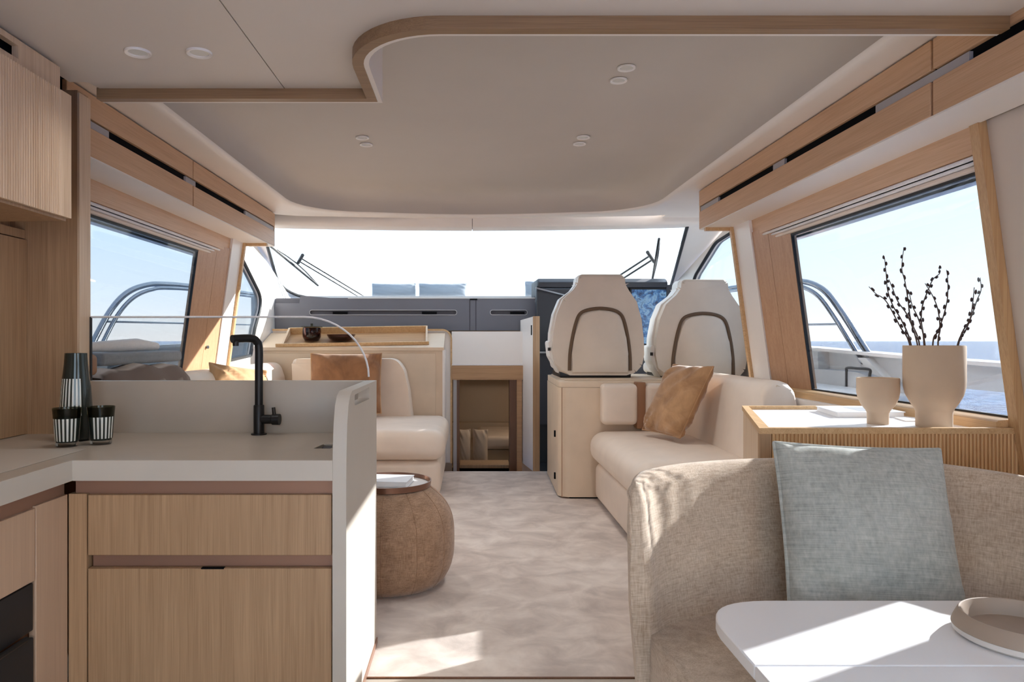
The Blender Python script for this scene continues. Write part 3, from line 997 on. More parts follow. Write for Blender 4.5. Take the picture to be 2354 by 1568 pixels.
# galley wall cabinet with a fluted front
gc = thing('wall_cabinet', 'fluted oak wall cabinet hanging over the galley worktop', 'cabinet', (-1.45, 1.6, 1.49))
XG = -1.26
obj('carcass', bx(-1.62, XG - .012, .5, 2.268, 1.49, 1.873), M['oak_dark'], gc)
prof = [(XG - .014, .5)]
y = .5
while y < 2.205:
    for a in range(5):
        q = a / 4 * math.pi
        prof.append((XG - .004 + .004 * math.sin(q) ** .7, y + .0014 + .0086 * (1 - math.cos(q)) / 2))
    y += .0114
prof += [(XG, 2.212), (XG, 2.27), (XG - .014, 2.27)]
fp = obj('fluted_door', pr([(p[0], p[1]) for p in prof], 'z', 1.487, 1.875), M['oak_pale'], gc, smooth=30); fp['kind'] = 'stuff'
obj('bottom_board', bx(-1.62, XG - .016, .5, 2.268, 1.478, 1.492), M['oak_z'], gc)
gp = thing('cornice_panel', 'plain oak band with a black air slot above the fluted wall cabinet', 'panel', (-1.4, 1.6, 1.9))
obj('board', plate([(.5, 1.873), (2.277, 1.873), (2.277, 1.968), (.5, 1.968)], [[(.6, 1.912), (2.068, 1.912), (2.068, 1.95), (.6, 1.95)]], 0, .02, lambda u, v, w: (-1.30 - w, u, v)), M['oak_pale'], gp)
obj('slot_backing', bx(-1.60, -1.335, .5, 2.27, 1.874, 1.976), M['dark'], gp)
# splash wall behind the left-hand worktop run
sw = thing('wall_panel', 'smooth oak wall panel standing on the left worktop under the fluted cabinet', 'panel', (-1.6, 1.5, .77))
obj('board', bx(-1.60, -1.56, .5, 2.528, .774, 1.455), M['oak_z'], sw)
obj('top_rail', bx(-1.60, -1.566, .5, 2.528, 1.46, 1.49), M['oak_z'], sw)

# ================================================================== GALLEY
ct = obj('worktop', plate([(-1.56, 2.565), (-.378, 2.565), (-.378, 1.975), (-1.095, 1.975), (-1.095, .5), (-1.60, .5), (-1.60, 2.565)],
                          [fillet([(-.478, 2.19), (-.425, 2.19), (-.42, 2.29), (-.465, 2.29)], .006, 3)], .715, .772, lambda u, v, w: (u, v, w)), M['stone'])
obj('front_edge', pr([(-1.0968, 1.9732), (-.378, 1.9732), (-.378, 1.9757), (-1.0957, 1.9757)], 'z', .7155, .7712), M['stone_edge'], ct)
obj('front_edge', bx(-1.0957, -1.0932, .5, 1.9757, .7155, .7712), M['stone_edge'], ct)
tag(ct, 'L-shaped greige worktop of the galley with a thick front edge', 'worktop')
for o in (ct,):
    bw = o.modifiers.new('edge', 'BEVEL'); bw.width = .003; bw.segments = 2; bw.limit_method = 'ANGLE'
so = thing('socket_box', 'small dark pop-up socket recess in the worktop near the end panel', 'socket', (-.45, 2.24, .72))
obj('recess', bx(-.476, -.422, 2.192, 2.288, .717, .74), M['dark'], so)
obj('flap', add(lambda b: hexa(b, [Vector((-.476, 2.20, .741)), Vector((-.430, 2.20, .741)), Vector((-.430, 2.204, .741)), Vector((-.476, 2.204, .741)),
                                   Vector((-.466, 2.285, .766)), Vector((-.440, 2.285, .766)), Vector((-.440, 2.289, .766)), Vector((-.466, 2.289, .766))])), M['dash_dark'], so)
us = obj('upstand', rb(-1.56, -.378, 2.567, 2.615, .70, .957, r=.003, seg=2), M['stone'])
tag(us, 'greige upstand panel standing along the back of the worktop', 'panel')
hc = obj('hob_cover', rb(-1.50, -1.16, .6, 2.17, .7722, .7735, r=.0006, seg=1), M['stone_edge']); tag(hc, 'thin flush cover plate lying on the left end of the worktop', 'cover')

# end panel with its grab slot
ep_out = [(1.975, .0), (1.975, .70), (1.980, .80), (1.992, .87), (2.012, .918), (2.04, .944), (2.08, .956), (2.573, .957), (2.617, .957), (2.617, 0)]
ep = thing('end_panel', 'greige galley end panel with a cut-out grab slot beside the aisle', 'panel', (-.36, 2.3, 0))
obj('panel', plate(ep_out, [fillet([(2.12, .909), (2.43, .904), (2.43, .944), (2.12, .941)], .008, 3)], 0, .038, lambda u, v, w: (-.378 + w, u, v)), M['stone_edge'], ep)
obj('toe_trim', bx(-.342, -.336, 1.975, 2.617, 0.0, .02), M['bronze'], ep)

# glass screen on the upstand
GY = 2.60
gl = thing('glass_screen', 'clear glass screen with one rounded top corner standing behind the galley', 'screen', (-.9, GY, .957))
go = [(-1.372, .95), (-.366, .95), (-.366, .975)]
for i in range(13):
    a = math.pi / 2 * i / 12
    go.append((-.366 - .235 * (1 - math.cos(a)) , .97 + .217 * math.sin(a)))
go += [(-1.372, 1.187)]
obj('pane', plate(go, [], 0, .008, lambda u, v, w: (u, GY + w - .004, v)), M['screen'], gl)
obj('polished_edge', tu([Vector((p[0], GY, p[1])) for p in go[2:]], .0038, 6), M['cloth_white'], gl, label='bright polished glass edge')
obj('seal', bx(-1.376, -1.370, GY - .005, GY + .005, .957, 1.187), M['rubber'], gl)

# drawers under the worktop
dc = thing('drawer_cabinet', 'oak drawer cabinet under the worktop beside the end panel', 'cabinet', (-.72, 2.2, 0))
obj('carcass', bx(-1.075, -.379, 2.025, 2.56, 0.02, .714), M['oak_dark'], dc)
obj('drawer_front', rb(-1.058, -.383, 1.988, 2.008, .506, .674, r=.0015, seg=1), M['oak_z'], dc)
low_ = obj('drawer_front', rb(-1.058, -.383, 1.988, 2.008, .03, .470, r=.0015, seg=1), M['oak_z'], dc)
obj('grip_channel', bx(-1.10, -.380, 2.004, 2.024, .672, .715), M['bronze'], dc)
obj('grip_channel', bx(-1.054, -.380, 2.009, 2.024, .470, .506), M['bronze'], dc)
obj('latch_notch', bx(xa(463, 1.99), xa(515, 1.99), 1.987, 2.0, .468, .4715), M['dark'], low_)
obj('side_stile', bx(-1.112, -1.062, 1.990, 2.02, .0, .676), M['oak_z'], dc)
obj('plinth', bx(-1.06, -.379, 2.03, 2.06, 0, .03), M['dark'], dc)
lc = thing('corner_cabinet', 'pale oak cabinet front over the oven at the left edge of the galley', 'cabinet', (-1.3, 1.4, 0))
obj('carcass', bx(-1.60, -1.135, .5, 1.985, .0, .714), M['oak_dark'], lc)
obj('filler_panel', rb(-1.132, -1.113, 1.842, 1.986, .0, .676, r=.001, seg=1), M['oak_smooth'], lc)
obj('drawer_front', rb(-1.132, -1.113, .5, 1.837, .487, .672, r=.001, seg=1), M['oak_smooth'], lc)
obj('grip_channel', bx(-1.134, -1.122, .5, 1.986, .672, .715), M['bronze'], lc)
ov = thing('oven', 'black built-in oven below the pale drawer at the left edge', 'oven', (-1.2, 1.4, 0))
od_ = obj('door', rb(-1.134, -1.112, .8, 1.832, .03, .345, r=.004, seg=2), M['rubber'], ov)
obj('control_panel', rb(-1.134, -1.114, .8, 1.832, .362, .483, r=.003, seg=2), M['rubber'], ov)
obj('door_handle', tu([Vector((-1.108, .9, .356)), Vector((-1.106, 1.79, .356))], .007, 8), M['black'], od_)

# mixer tap
tp = thing('tap', 'matt black mixer tap with a tall swan spout on the worktop', 'tap', (-.739, 2.53, .772))
tx, ty = -.739, 2.515
obj('base_flange', la([(0, .772), (.027, .772), (.027, .776), (.017, .777), (0, .777)], 24, (tx, ty, 0)), M['black'], tp)
obj('body', la([(0, .776), (.0185, .776), (.0185, .873), (.017, .876), (0, .876)], 24, (tx, ty, 0)), M['black'], tp)
sp_end = Vector((-.808, 2.44, 1.107))
spt = obj('spout', tu(curve_pts([Vector((tx, ty, .87)), Vector((tx, ty, 1.0)), Vector((tx, ty, 1.075)), Vector((tx - .006, ty - .006, 1.098)), Vector((tx - .022, ty - .022, 1.109)), sp_end], 5), .0140, 16), M['black'], tp)
obj('aerator', la([(0, 1.083), (.010, 1.083), (.011, 1.10), (0, 1.10)], 16, (sp_end.x + .009, sp_end.y + .009, 0)), M['black'], spt)
lvb = obj('lever_body', tu([Vector((tx, ty, .826)), Vector((tx + .048, ty - .006, .826)), Vector((tx + .05, ty - .006, .826)), Vector((tx + .075, ty - .008, .826))], [.016, .016, .0195, .0195], 16), M['black'], tp)
obj('lever', tu([Vector((tx + .056, ty - .008, .84)), Vector((tx + .053, ty - .008, .868))], .0065, 8), M['black'], lvb)

# carafe and tumblers
M['stripe_carafe'] = striped_glass('striped_carafe', .085, .205, 26, -2.75, -.75)
M['stripe_glass'] = striped_glass('striped_tumbler', .018, .088, 20, -2.9, -.2)
M['stripe_glass2'] = striped_glass('striped_tumbler_b', .02, .088, 20, -1.75, .0)
ca = thing('carafe', 'tall smoked glass carafe with cut pale stripes behind the two tumblers', 'carafe', (-1.30, 2.37, .772))
obj('body', la([(0, .006), (.046, .006), (.05, .015), (.0495, .10), (.044, .18), (.036, .25), (.0335, .288), (.031, .288), (.033, .25), (.041, .18), (.046, .10), (.046, .03), (0, .028)], 40), M['stripe_carafe'], ca, local=True)
obj('thick_base', la([(0, 0), (.045, 0), (.047, .006), (0, .006)], 40), M['crystal'], ca, local=True)
for (x, y_, mt, lab) in ((-1.255, 2.236, 'stripe_glass', 'smoked striped tumbler in front of the carafe on the worktop'),
                         (-1.174, 2.285, 'stripe_glass2', 'smoked striped tumbler beside the carafe, the one nearer the tap')):
    g_ = thing('tumbler', lab, 'glass', (x, y_, .772), 'striped tumblers on the worktop')
    obj('body', la([(0, .014), (.030, .014), (.034, .02), (.0385, .088), (.0365, .088), (.031, .03), (0, .028)], 36), M[mt], g_, local=True)
    obj('rim', la([(.0385, .088), (.0415, .12), (.0398, .12), (.0368, .088)], 36), M['smoke_rim'], g_, local=True)
    obj('thick_base', la([(0, 0), (.029, 0), (.032, .004), (.0325, .014), (0, .014)], 36), M['crystal'], g_, local=True)
# ================================================================== SOFT FURNITURE
def place(o, loc, rot):
    o.matrix_world = Matrix.Translation(loc) @ Euler(rot, 'XYZ').to_matrix().to_4x4()
    return o

def pillow_bm(w, h, t, n=22, pinch=.10, wr=.004, seed=1):
    rnd = random.Random(seed)
    ph = [(rnd.uniform(0, 6.28), rnd.uniform(6, 16), rnd.uniform(6, 16), rnd.uniform(-1, 1)) for _ in range(6)]
    bm = B()
    sides = []
    def edge(u, v):
        x = u * w / 2 * (1 - pinch * (1 - v * v) * .5 * abs(u) ** 2)
        z = v * h / 2 * (1 - pinch * (1 - u * u) * .5 * abs(v) ** 2)
        return x, z
    for s in (-1, 1):
        g = []
        for i in range(n + 1):
            row = []
            for j in range(n + 1):
                u = math.sin((i / n - .5) * math.pi); v = math.sin((j / n - .5) * math.pi)
                x, z = edge(u, v)
                f = max(0, (1 - abs(u) ** 2.6)) ** .55 * max(0, (1 - abs(v) ** 2.6)) ** .55
                wv = sum(math.sin(a + b * u + c * v) * d for a, b, c, d in ph) * wr * f ** .3 * (abs(u * v) * 2.0 + .35)
                if f == 0: wv = 0
                row.append(bm.verts.new((x, s * (t / 2 * f + .0012) + wv * (1 if f > 0 else 0), z)))
            g.append(row)
        for i in range(n):
            for j in range(n):
                bm.faces.new((g[i][j], g[i + 1][j], g[i + 1][j + 1], g[i][j + 1]))
        sides.append(g)
    a, b = sides
    loop = [(i, 0) for i in range(n)] + [(n, j) for j in range(n)] + [(i, n) for i in range(n, 0, -1)] + [(0, j) for j in range(n, 0, -1)]
    for k in range(len(loop)):
        p, q = loop[k], loop[(k + 1) % len(loop)]
        bm.faces.new((a[p[0]][p[1]], a[q[0]][q[1]], b[q[0]][q[1]], b[p[0]][p[1]]))
    rim = []
    for (i, j) in loop:
        u = math.sin((i / n - .5) * math.pi); v = math.sin((j / n - .5) * math.pi)
        x, z = edge(u, v)
        rim.append(Vector((x, 0, z)))
    return bm, rim

def pillow(name, label, w, h, t, loc, rot, mat, pmat, seed=1, pinch=.10, wr=.004, pr_=.005, group=None):
    bm, rim = pillow_bm(w, h, t, 24, pinch, wr, seed)
    o = obj(name, bm, mat, smooth=60)
    tag(o, label, 'pillow', group)
    place(o, loc, rot)
    p = obj('piping', tu(rim, pr_, 6, closed=True), pmat, o, local=True)
    return o

# ---- right-hand sofa, along the side under the window
rs = thing('sofa', 'cream leather sofa along the side below the window with the pillar', 'sofa', (1.2, 4.2, 0))
obj('base', cu(.862, 1.46, 3.62, 4.96, .012, .268, r=.05, n=6), M['leather'], rs)
obj('plinth', bx(.90, 1.44, 3.65, 4.93, 0.0, .02), M['dark'], rs)
obj('seat_cushion', cu(.835, 1.50, 3.60, 4.97, .266, .482, r=.085, bulge=.018, n=8, side_bulge=.012), M['leather'], rs)
# leaning backrest with a rounded top
secs = []
for (yy, sc) in ((3.66, .86), (3.675, .95), (3.70, 1.0), (4.0, 1.0), (4.5, 1.0), (4.93, 1.0), (4.955, .95)):
    prf = [(1.43, .44), (1.455, .60), (1.475, .74), (1.492, .83), (1.515, .872), (1.55, .893), (1.595, .895), (1.635, .88), (1.665, .845), (1.68, .78), (1.685, .44)]
    cxm, czm = 1.57, .64
    secs.append([Vector((cxm + (a - cxm) * sc, yy, czm + (b - czm) * sc if b > .5 else b)) for a, b in prf])
obj('backrest', loft(B(), secs), M['leather'], rs, smooth=50)
obj('back_roll', tu([Vector((1.515, 3.675, .60)), Vector((1.52, 3.668, .80)), Vector((1.57, 3.668, .872)), Vector((1.64, 3.672, .85)), Vector((1.668, 3.675, .76))], .004, 6), M['leather2'], rs)
obj('back_pad', cu(.898, 1.142, 4.865, 4.99, .528, .808, r=.035, n=4), M['leather'], rs)
obj('back_pad', cu(1.20, 1.46, 4.865, 4.99, .528, .808, r=.035, n=4), M['leather'], rs)
obj('strap', rb(1.140, 1.202, 4.90, 4.995, .50, .818, r=.006), M['strap'], rs, label='brown leather strap')

# ---- left-hand sofa (dinette) beyond the galley
ls = thing('sofa', 'cream leather corner sofa beyond the galley glass screen', 'sofa', (-1.0, 5.0, 0))
obj('base', cu(-1.70, -.205, 5.02, 6.08, .012, .262, r=.05, n=6), M['leather'], ls)
obj('base', cu(-1.76, -1.05, 2.95, 5.04, .012, .262, r=.05, n=6), M['leather'], ls)
obj('seat_cushion', cu(-1.45, -.185, 4.985, 6.04, .262, .478, r=.075, bulge=.02, n=8, side_bulge=.012), M['leather'], ls)
obj('seat_cushion', cu(-1.60, -1.02, 2.93, 5.0, .262, .478, r=.075, bulge=.02, n=8), M['leather'], ls)
# forward backrest: rounded shoulder towards the aisle
shp = fillet([(-1.45, .44), (-.468, .44), (-.50, .70), (-.535, .86), (-.60, .955), (-1.45, .955)], [0, .0, .15, .12, .11, .04], 6)
bm = pr(shp, 'y', 5.84, 6.07)
bmesh.ops.bevel(bm, geom=[e for e in bm.edges if abs(e.verts[0].co.y - e.verts[1].co.y) < 1e-6], offset=.035, segments=4, profile=.5, affect='EDGES')
obj('backrest', bm, M['leather'], ls, smooth=60)
shp = fillet([(-1.52, .44), (-1.56, .80), (-1.60, .92), (-1.77, .92), (-1.79, .44)], [0, .12, .08, .08, 0], 6)
bm = pr(shp, 'y', 2.95, 6.05)
obj('backrest', bm, M['leather'], ls, smooth=60)

# pillow leaning on the forward backrest
pillow('pillow', 'bronze velvet pillow upright against the sofa back beyond the tap', .56, .48, .15, Vector((xa(793, 5.66), 5.70, .765)), (math.radians(-10), 0, math.radians(4)), M['velvet3'], M['velvet2'], 3, .07, .006)
pillow('pillow', 'amber velvet pillow in the sun in the corner of the left sofa', .46, .44, .15, Vector((-1.475, 4.62, .72)), (math.radians(-14), math.radians(8), math.radians(58)), M['velvet2'], M['velvet2'], 5, .08, .006)
tp_ = pillow('pillow', 'bronze velvet pillow leaning at a tilt on the right sofa', .42, .47, .17, Vector((0, 0, 0)), (0, 0, 0), M['velvet'], M['velvet'], 9, .07, .007)
ax_ = Vector((-.29, .957, 0)).normalized(); az_ = Vector((.47, .1, .875)); az_ = (az_ - ax_ * az_.dot(ax_)).normalized(); ay_ = az_.cross(ax_)
tp_.matrix_world = Matrix.Translation((1.268, 4.40, .742)) @ Matrix((ax_, ay_, az_)).transposed().to_4x4()

# things on the left sofa back and sill
th_ = B()
rows = []
for i in range(13):
    yy = 3.12 + .86 * i / 12
    rise = .012 * math.sin(i * 1.3)
    rows.append([Vector((-1.50 + .01 * math.sin(i), yy, .60)), Vector((-1.515, yy, .78 + rise)), Vector((-1.545 + .01 * math.sin(i * 2), yy, .90 + rise)), Vector((-1.60, yy, .952 + rise + .02 * math.sin(math.pi * i / 12))),
                 Vector((-1.68, yy, .962 + rise + .02 * math.sin(math.pi * i / 12))), Vector((-1.77, yy, .955 + rise)), Vector((-1.80, yy, .90))])
sheet(th_, rows)
o = obj('throw', th_, M['throw'], smooth=80)
m_ = o.modifiers.new('thick', 'SOLIDIFY'); m_.thickness = .018
tag(o, 'grey-brown striped throw draped over the sofa back by the galley pillar', 'throw')
o = obj('folded_blanket', cu(-1.80, -1.66, 3.25, 4.15, .985, 1.045, r=.02, n=5), M['pad']); tag(o, 'pale folded blanket lying behind the striped throw under the window', 'blanket')
o = obj('rolled_towel', tu([Vector((-1.755, 3.2, 1.07)), Vector((-1.74, 3.5, 1.075)), Vector((-1.745, 3.75, 1.08)), Vector((-1.75, 4.0, 1.07))], [.02, .03, .034, .022], 12), M['cloth_white'], smooth=80); tag(o, 'white rolled towel on the folded blanket under the window', 'towel')
o = obj('headrest_bolster', cu(-1.615, -1.565, 2.90, 3.03, .955, 1.045, r=.022, n=4), M['strap']); tag(o, 'small tan leather bolster peeping out beside the carafe', 'bolster')

# ---- barrel sofa in front, greige linen
bs = thing('barrel_sofa', 'rounded greige linen sofa with a curved back in front of the fluted sideboard', 'sofa', (.95, 1.8, 0))
pth = [(.402, 1.80), (.404, 1.83), (.412, 1.88), (.435, 1.94), (.475, 2.0), (.54, 2.065), (.63, 2.12), (.76, 2.17), (.90, 2.20), (1.04, 2.205), (1.18, 2.185), (1.31, 2.13), (1.42, 2.05), (1.50, 1.95), (1.54, 1.84), (1.545, 1.76)]
pth = [Vector((*p, 0)) for p in pth]
pth2 = curve_pts(pth, 4)
N = len(pth2)
rings = []
for i, p in enumerate(pth2):
    t_ = (pth2[min(i + 1, N - 1)] - pth2[max(i - 1, 0)]).normalized()
    n_ = Vector((-t_.y, t_.x, 0))
    e = min(i, N - 1 - i)
    k = min(1, .22 + e / 26)          # wings taper towards their ends
    top = .748 - .10 * max(0, 1 - e / 5) ** 2 - .02 * max(0, 1 - e / 14)
    prof = [(-.055, .02), (-.022, .20), (-.004, .42), (0.0, top - .12), (-.003, top - .035), (-.016 * k - .004, top - .006), (-.034 * k - .006, top), (-.058 * k - .008, top - .008), (-.078 * k - .012, top - .04),
            (-.095 * k - .016, top - .14), (-.12 * k - .018, .50), (-.15 * k - .02, .36), (-.16 * k - .03, .20), (-.16 * k - .055, .02)]
    rings.append([p + n_ * a + Vector((0, 0, b)) for a, b in prof])
obj('back', loft(B(), rings), M['linen'], bs, smooth=60)
obj('back_seam', tu([r[4] + Vector((0, 0, 0)) for r in rings], .0035, 5), M['linen'], bs)
so_ = fillet([(.445, 1.44), (1.52, 1.44), (1.50, 1.86), (1.36, 1.99), (1.10, 2.06), (.80, 2.05), (.56, 1.96), (.452, 1.83)], [.1, .1, .12, .1, .1, .1, .1, .06], 4)
bm = pr(so_, 'z', .06, .362)
bmesh.ops.bevel(bm, geom=[e for e in bm.edges if e.verts[0].co.z > .3 and e.verts[1].co.z > .3], offset=.055, segments=5, profile=.55, affect='EDGES')
obj('seat', bm, M['linen'], bs, smooth=60)
obj('foot_plinth', pr(fillet([(.50, 1.50), (1.46, 1.50), (1.42, 1.9), (1.1, 2.02), (.8, 2.02), (.52, 1.84)], .06, 3), 'z', 0, .062), M['dark'], bs)

pillow('pillow', 'large blue-grey woven pillow leaning on the curved linen sofa', .455, .47, .17, Vector((1.072, 1.935, .583)), (math.radians(-19), math.radians(2.2), math.radians(-2)), M['blue'], M['blue'], 12, .06, .005, .006)

# ---- brown ottoman with a tray
pc = Vector((-.372, 3.29, 0))
ot = thing('ottoman', 'round brown chenille ottoman standing by the galley end panel', 'ottoman', pc)
def pouf_r(z):
    t = z / .435
    return .302 * (1 - abs(2 * (t - .46)) ** 3.0 * .30)
NP = 12
for k in range(NP):
    bm = B()
    rows = []
    for i in range(17):
        z = .012 + .425 * i / 16
        row = []
        for j in range(9):
            a = 2 * math.pi * (k + j / 8) / NP
            r = pouf_r(z) * (1 - .007 * abs(2 * j / 8 - 1) ** 3)
            row.append(pc + Vector((r * math.cos(a), r * math.sin(a), z)))
        rows.append(row)
    g = sheet(bm, rows)
    tc_ = bm.verts.new(pc + Vector((0, 0, .437)))
    bc_ = bm.verts.new(pc + Vector((0, 0, .006)))
    for j in range(8):
        bm.faces.new((g[-1][j], g[-1][j + 1], tc_))
        bm.faces.new((g[0][j + 1], g[0][j], bc_))
    pn_ = obj('panel', bm, M['pouf'], ot, smooth=60)
    a = 2 * math.pi * k / NP
    obj('seam', tu([pc + Vector((pouf_r(z) * .9925 * math.cos(a), pouf_r(z) * .9925 * math.sin(a), z)) for z in [.012 + .425 * i / 16 for i in range(17)]], .0018, 5), M['pouf_seam'], pn_)
tr = thing('round_tray', 'round tray with a copper rim lying on the brown ottoman', 'tray', pc + Vector((0, 0, .437)))
obj('plate', la([(0, .438), (.186, .438), (.186, .446), (0, .446)], 48, pc), M['tray_top'], tr)
obj('rim', la([(.184, .438), (.192, .438), (.196, .464), (.191, .464), (.186, .447), (.184, .447)], 48, pc), M['tray_rim'], tr)
bk_ = thing('book', 'white hardback book lying in the copper-rimmed tray', 'book', pc + Vector((.02, 0, .446)))
for nm, mt, a in (('cover', 'cover', (.447, .4495)), ('pages', 'paper', (.4496, .4700)), ('cover', 'cover', (.4701, .4726))):
    x0, x1 = -.13, .103
    o = obj(nm, rb(x0 + (0 if nm == 'cover' else .003), x1 - (0 if nm == 'cover' else .004), -.09, .085, a[0], a[1], r=.001, seg=1), M[mt], bk_, local=True)
    o.matrix_parent_inverse = Matrix.Translation((-.02, 0, -.446)) @ Matrix.Rotation(math.radians(-7), 4, 'Z')

for k, (px, lab) in enumerate(((1068, 'cream cushion in the dim cabin, the one nearer the door post'), (1104, 'cream cushion in the dim cabin, the one beside the berth'))):
    pillow('pillow', lab, .14 if k == 0 else .17, .40, .11, Vector((xa(px, 8.15), 8.16, -.105)), (math.radians(-8), 0, math.radians(8 - 14 * k)), M['leather'], M['leather'], 31 + k, .08, .004, .004, 'cushions in the cabin below')
# ================================================================== HELM
hb = thing('helm_cabinet', 'beige leather-covered cabinet carrying the two helm seats', 'cabinet', (1.2, 5.4, 0))
plan = fillet([(.618, 5.0), (2.00, 5.0), (1.96, 5.95), (.64, 5.95)], [.085, 0, 0, .03], 6)
obj('body', pr(plan, 'z', .012, .775), M['leather2'], hb)
bm = pr(fillet([(.622, 5.0), (2.00, 5.0), (1.96, 5.95), (.644, 5.95)], [.085, 0, 0, .03], 6), 'z', .777, .822)
bmesh.ops.bevel(bm, geom=[e for e in bm.edges if e.verts[0].co.z > .8 and e.verts[1].co.z > .8], offset=.015, segments=3, profile=.5, affect='EDGES')
obj('top_edge', bm, M['leather2'], hb)
obj('seam', bx(xa(1291, 5), xa(1292.5, 5), 4.998, 5.002, .012, .775), M['strap'], hb)
obj('plinth', pr([(.70, 5.02), (1.76, 5.02), (1.76, 5.9), (.70, 5.9)], 'z', .0, .014), M['dark'], hb)
for z_ in (.405, .10):
    obj('hinge', bx(.612, .625, 5.20, 5.225, z_, z_ + .045), M['dark'], hb)
obj('top_tray', rb(.67, 1.75, 5.06, 5.9,   .8215, .829, r=.003), M['leather2'], hb)

YC = 5.28
def P2(px, py): return (xa(px, YC), za(py, YC))
shell_px = [(1336, 630), (1430, 630), (1436, 637), (1438, 654), (1446, 668), (1464, 694), (1475, 735), (1480, 780), (1481, 815), (1476, 840), (1462, 856), (1440, 863), (1310, 863), (1288, 855), (1276, 835), (1270, 805), (1272, 765), (1280, 722), (1294, 688), (1318, 666), (1328, 652), (1330, 637)]
shell = fillet([P2(*p) for p in shell_px], .02, 2)
cen = Vector(P2(1376, 750))
def grow(pts, d):
    return [tuple(Vector(p) + (Vector(p) - cen).normalized() * d * (.25 if p[1] > za(672, YC) else 1)) for p in pts]
def helm_chair(label):
    t = thing('helm_chair', label, 'chair', (P2(1376, 863)[0], YC + .15, .829), 'helm chairs')
    bm = pr(shell, 'y', YC, YC + .11)
    bmesh.ops.bevel(bm, geom=[e for e in bm.edges if e.verts[0].co.y < YC + .001 and e.verts[1].co.y < YC + .001], offset=.032, segments=5, profile=.5, affect='EDGES', clamp_overlap=True)
    bs_ = obj('back_shell', bm, M['helm'], t, smooth=60)
    bm = pr(grow(shell, .014), 'y', YC + .09, YC + .24)
    bmesh.ops.bevel(bm, geom=[e for e in bm.edges if abs(e.verts[0].co.y - e.verts[1].co.y) < 1e-6], offset=.03, segments=4, profile=.5, affect='EDGES', clamp_overlap=True)
    obj('back_cushion', bm, M['helm_white'], t, smooth=60)
    gp_ = [(1309, 852), (1310, 815), (1316, 775), (1324, 742), (1333, 722), (1350, 713), (1378, 709), (1406, 712), (1424, 720), (1434, 736), (1443, 775), (1448, 815), (1449, 852)]
    line = curve_pts([Vector((*P2(*p), 0)) for p in gp_], 4)
    obj('groove', tu([Vector((p.x, YC - .001, p.y)) for p in line], .0125, 8), M['groove'], bs_, label='dark stitched groove in the seat back')
    ins = [P2(p[0] + (1379 - p[0]) * .065, p[1] + (780 - p[1]) * .05) for p in gp_]
    ins[0] = (ins[0][0], P2(0, 858)[1]); ins[-1] = (ins[-1][0], P2(0, 858)[1])
    bm = pr(ins, 'y', YC - .014, YC + .02)
    bmesh.ops.bevel(bm, geom=[e for e in bm.edges if e.verts[0].co.y < YC - .01 and e.verts[1].co.y < YC - .01], offset=.014, segments=3, profile=.5, affect='EDGES', clamp_overlap=True)
    obj('back_panel', bm, M['helm'], t, smooth=60)
    br = [P2(*p) for p in ((1262, 783), (1290, 783), (1290, 850), (1278, 842), (1266, 820))]
    bm = pr(fillet(br, .02, 3), 'y', YC + .05, YC + .30)
    sb_ = obj('side_bolster', bm, M['helm_white'], t)
    obj('hinge_pin', la([(0, -.012), (.011, -.012), (.011, .012), (0, .012)], 12, (P2(1264, 803)[0], YC + .045, P2(0, 803)[1])), M['black'], sb_)
    obj('seat_cushion', cu(P2(1285, 0)[0], P2(1468, 0)[0], YC + .12, YC + .62, .875, .97, r=.04, n=4), M['helm_white'], t)
    obj('pedestal', rb(P2(1288, 0)[0], P2(1452, 0)[0], YC + .02, YC + .5,   .829, .872, r=.006), M['black'], t)
    return t
h1 = helm_chair('ivory helm chair nearer the companionway, taller of the pair')
dx = 239 * YC / F
h2 = copy_tree(h1, (dx, .02, -.036))
h2['label'] = 'ivory helm chair nearer the window, behind the tilted bronze pillow'
for ch in h2.children:      # its pedestal is cut shorter
    if ch.name.startswith('pedestal'):
        ch.location.z += .036

# helm console
YK = 6.42
hk = thing('helm_console', 'charcoal helm console with a chart screen in front of the helm seats', 'console', (1.25, 6.7, 0))
X0, X1 = xa(1240, YK), 1.79
obj('body', bx(X0, X1, YK + .08, 7.0, .0, 1.47), M['helm_dark'], hk)
hood = [(YK - .02, 1.58), (YK - .02, 1.625), (YK + .03, za(640, YK)), (YK + .62, 1.67), (YK + .62, 1.5), (YK + .08, 1.5), (YK + .05, 1.56)]
bm = pr(hood, 'x', X0 - .02, xa(1535, YK))
bmesh.ops.bevel(bm, geom=[e for e in bm.edges if abs(e.verts[0].co.x - e.verts[1].co.x) < 1e-6], offset=.02, segments=3, profile=.5, affect='EDGES', clamp_overlap=True)
obj('hood', bm, M['helm_dark'], hk)
obj('side_cowl', pr(fillet([(xa(1531, YK), 1.44), (xa(1557, YK), 1.44), (xa(1557, YK), za(660, YK)), (xa(1548, YK), za(655, YK)), (xa(1531, YK), za(655, YK))], .015, 3), 'y', YK - .02, YK + .3), M['helm_dark'], hk)
obj('pod', rb(X0 - .03, xa(1330, YK), YK - .03, YK + .1, 1.0, 1.575, r=.02), M['helm_dark'], hk)
obj('pod_trim', add(lambda b: hexa(b, [Vector((xa(1232, 6.38), 6.375, za(664, 6.38))), Vector((xa(1302, 6.38), 6.375, za(681, 6.38))), Vector((xa(1302, 6.38), 6.375, za(678, 6.38))), Vector((xa(1232, 6.38), 6.375, za(660, 6.38))),
                                       Vector((xa(1232, 6.38), 6.395, za(664, 6.38))), Vector((xa(1302, 6.38), 6.395, za(681, 6.38))), Vector((xa(1302, 6.38), 6.395, za(678, 6.38))), Vector((xa(1232, 6.38), 6.395, za(660, 6.38)))])), M['steel'], hk, label='bright trim strip')
obj('chart_screen', rb(xa(1448, YK), xa(1541, YK), YK - .005, YK + .04, za(800, YK), za(662, YK), r=.004, seg=1), M['rubber'], hk)
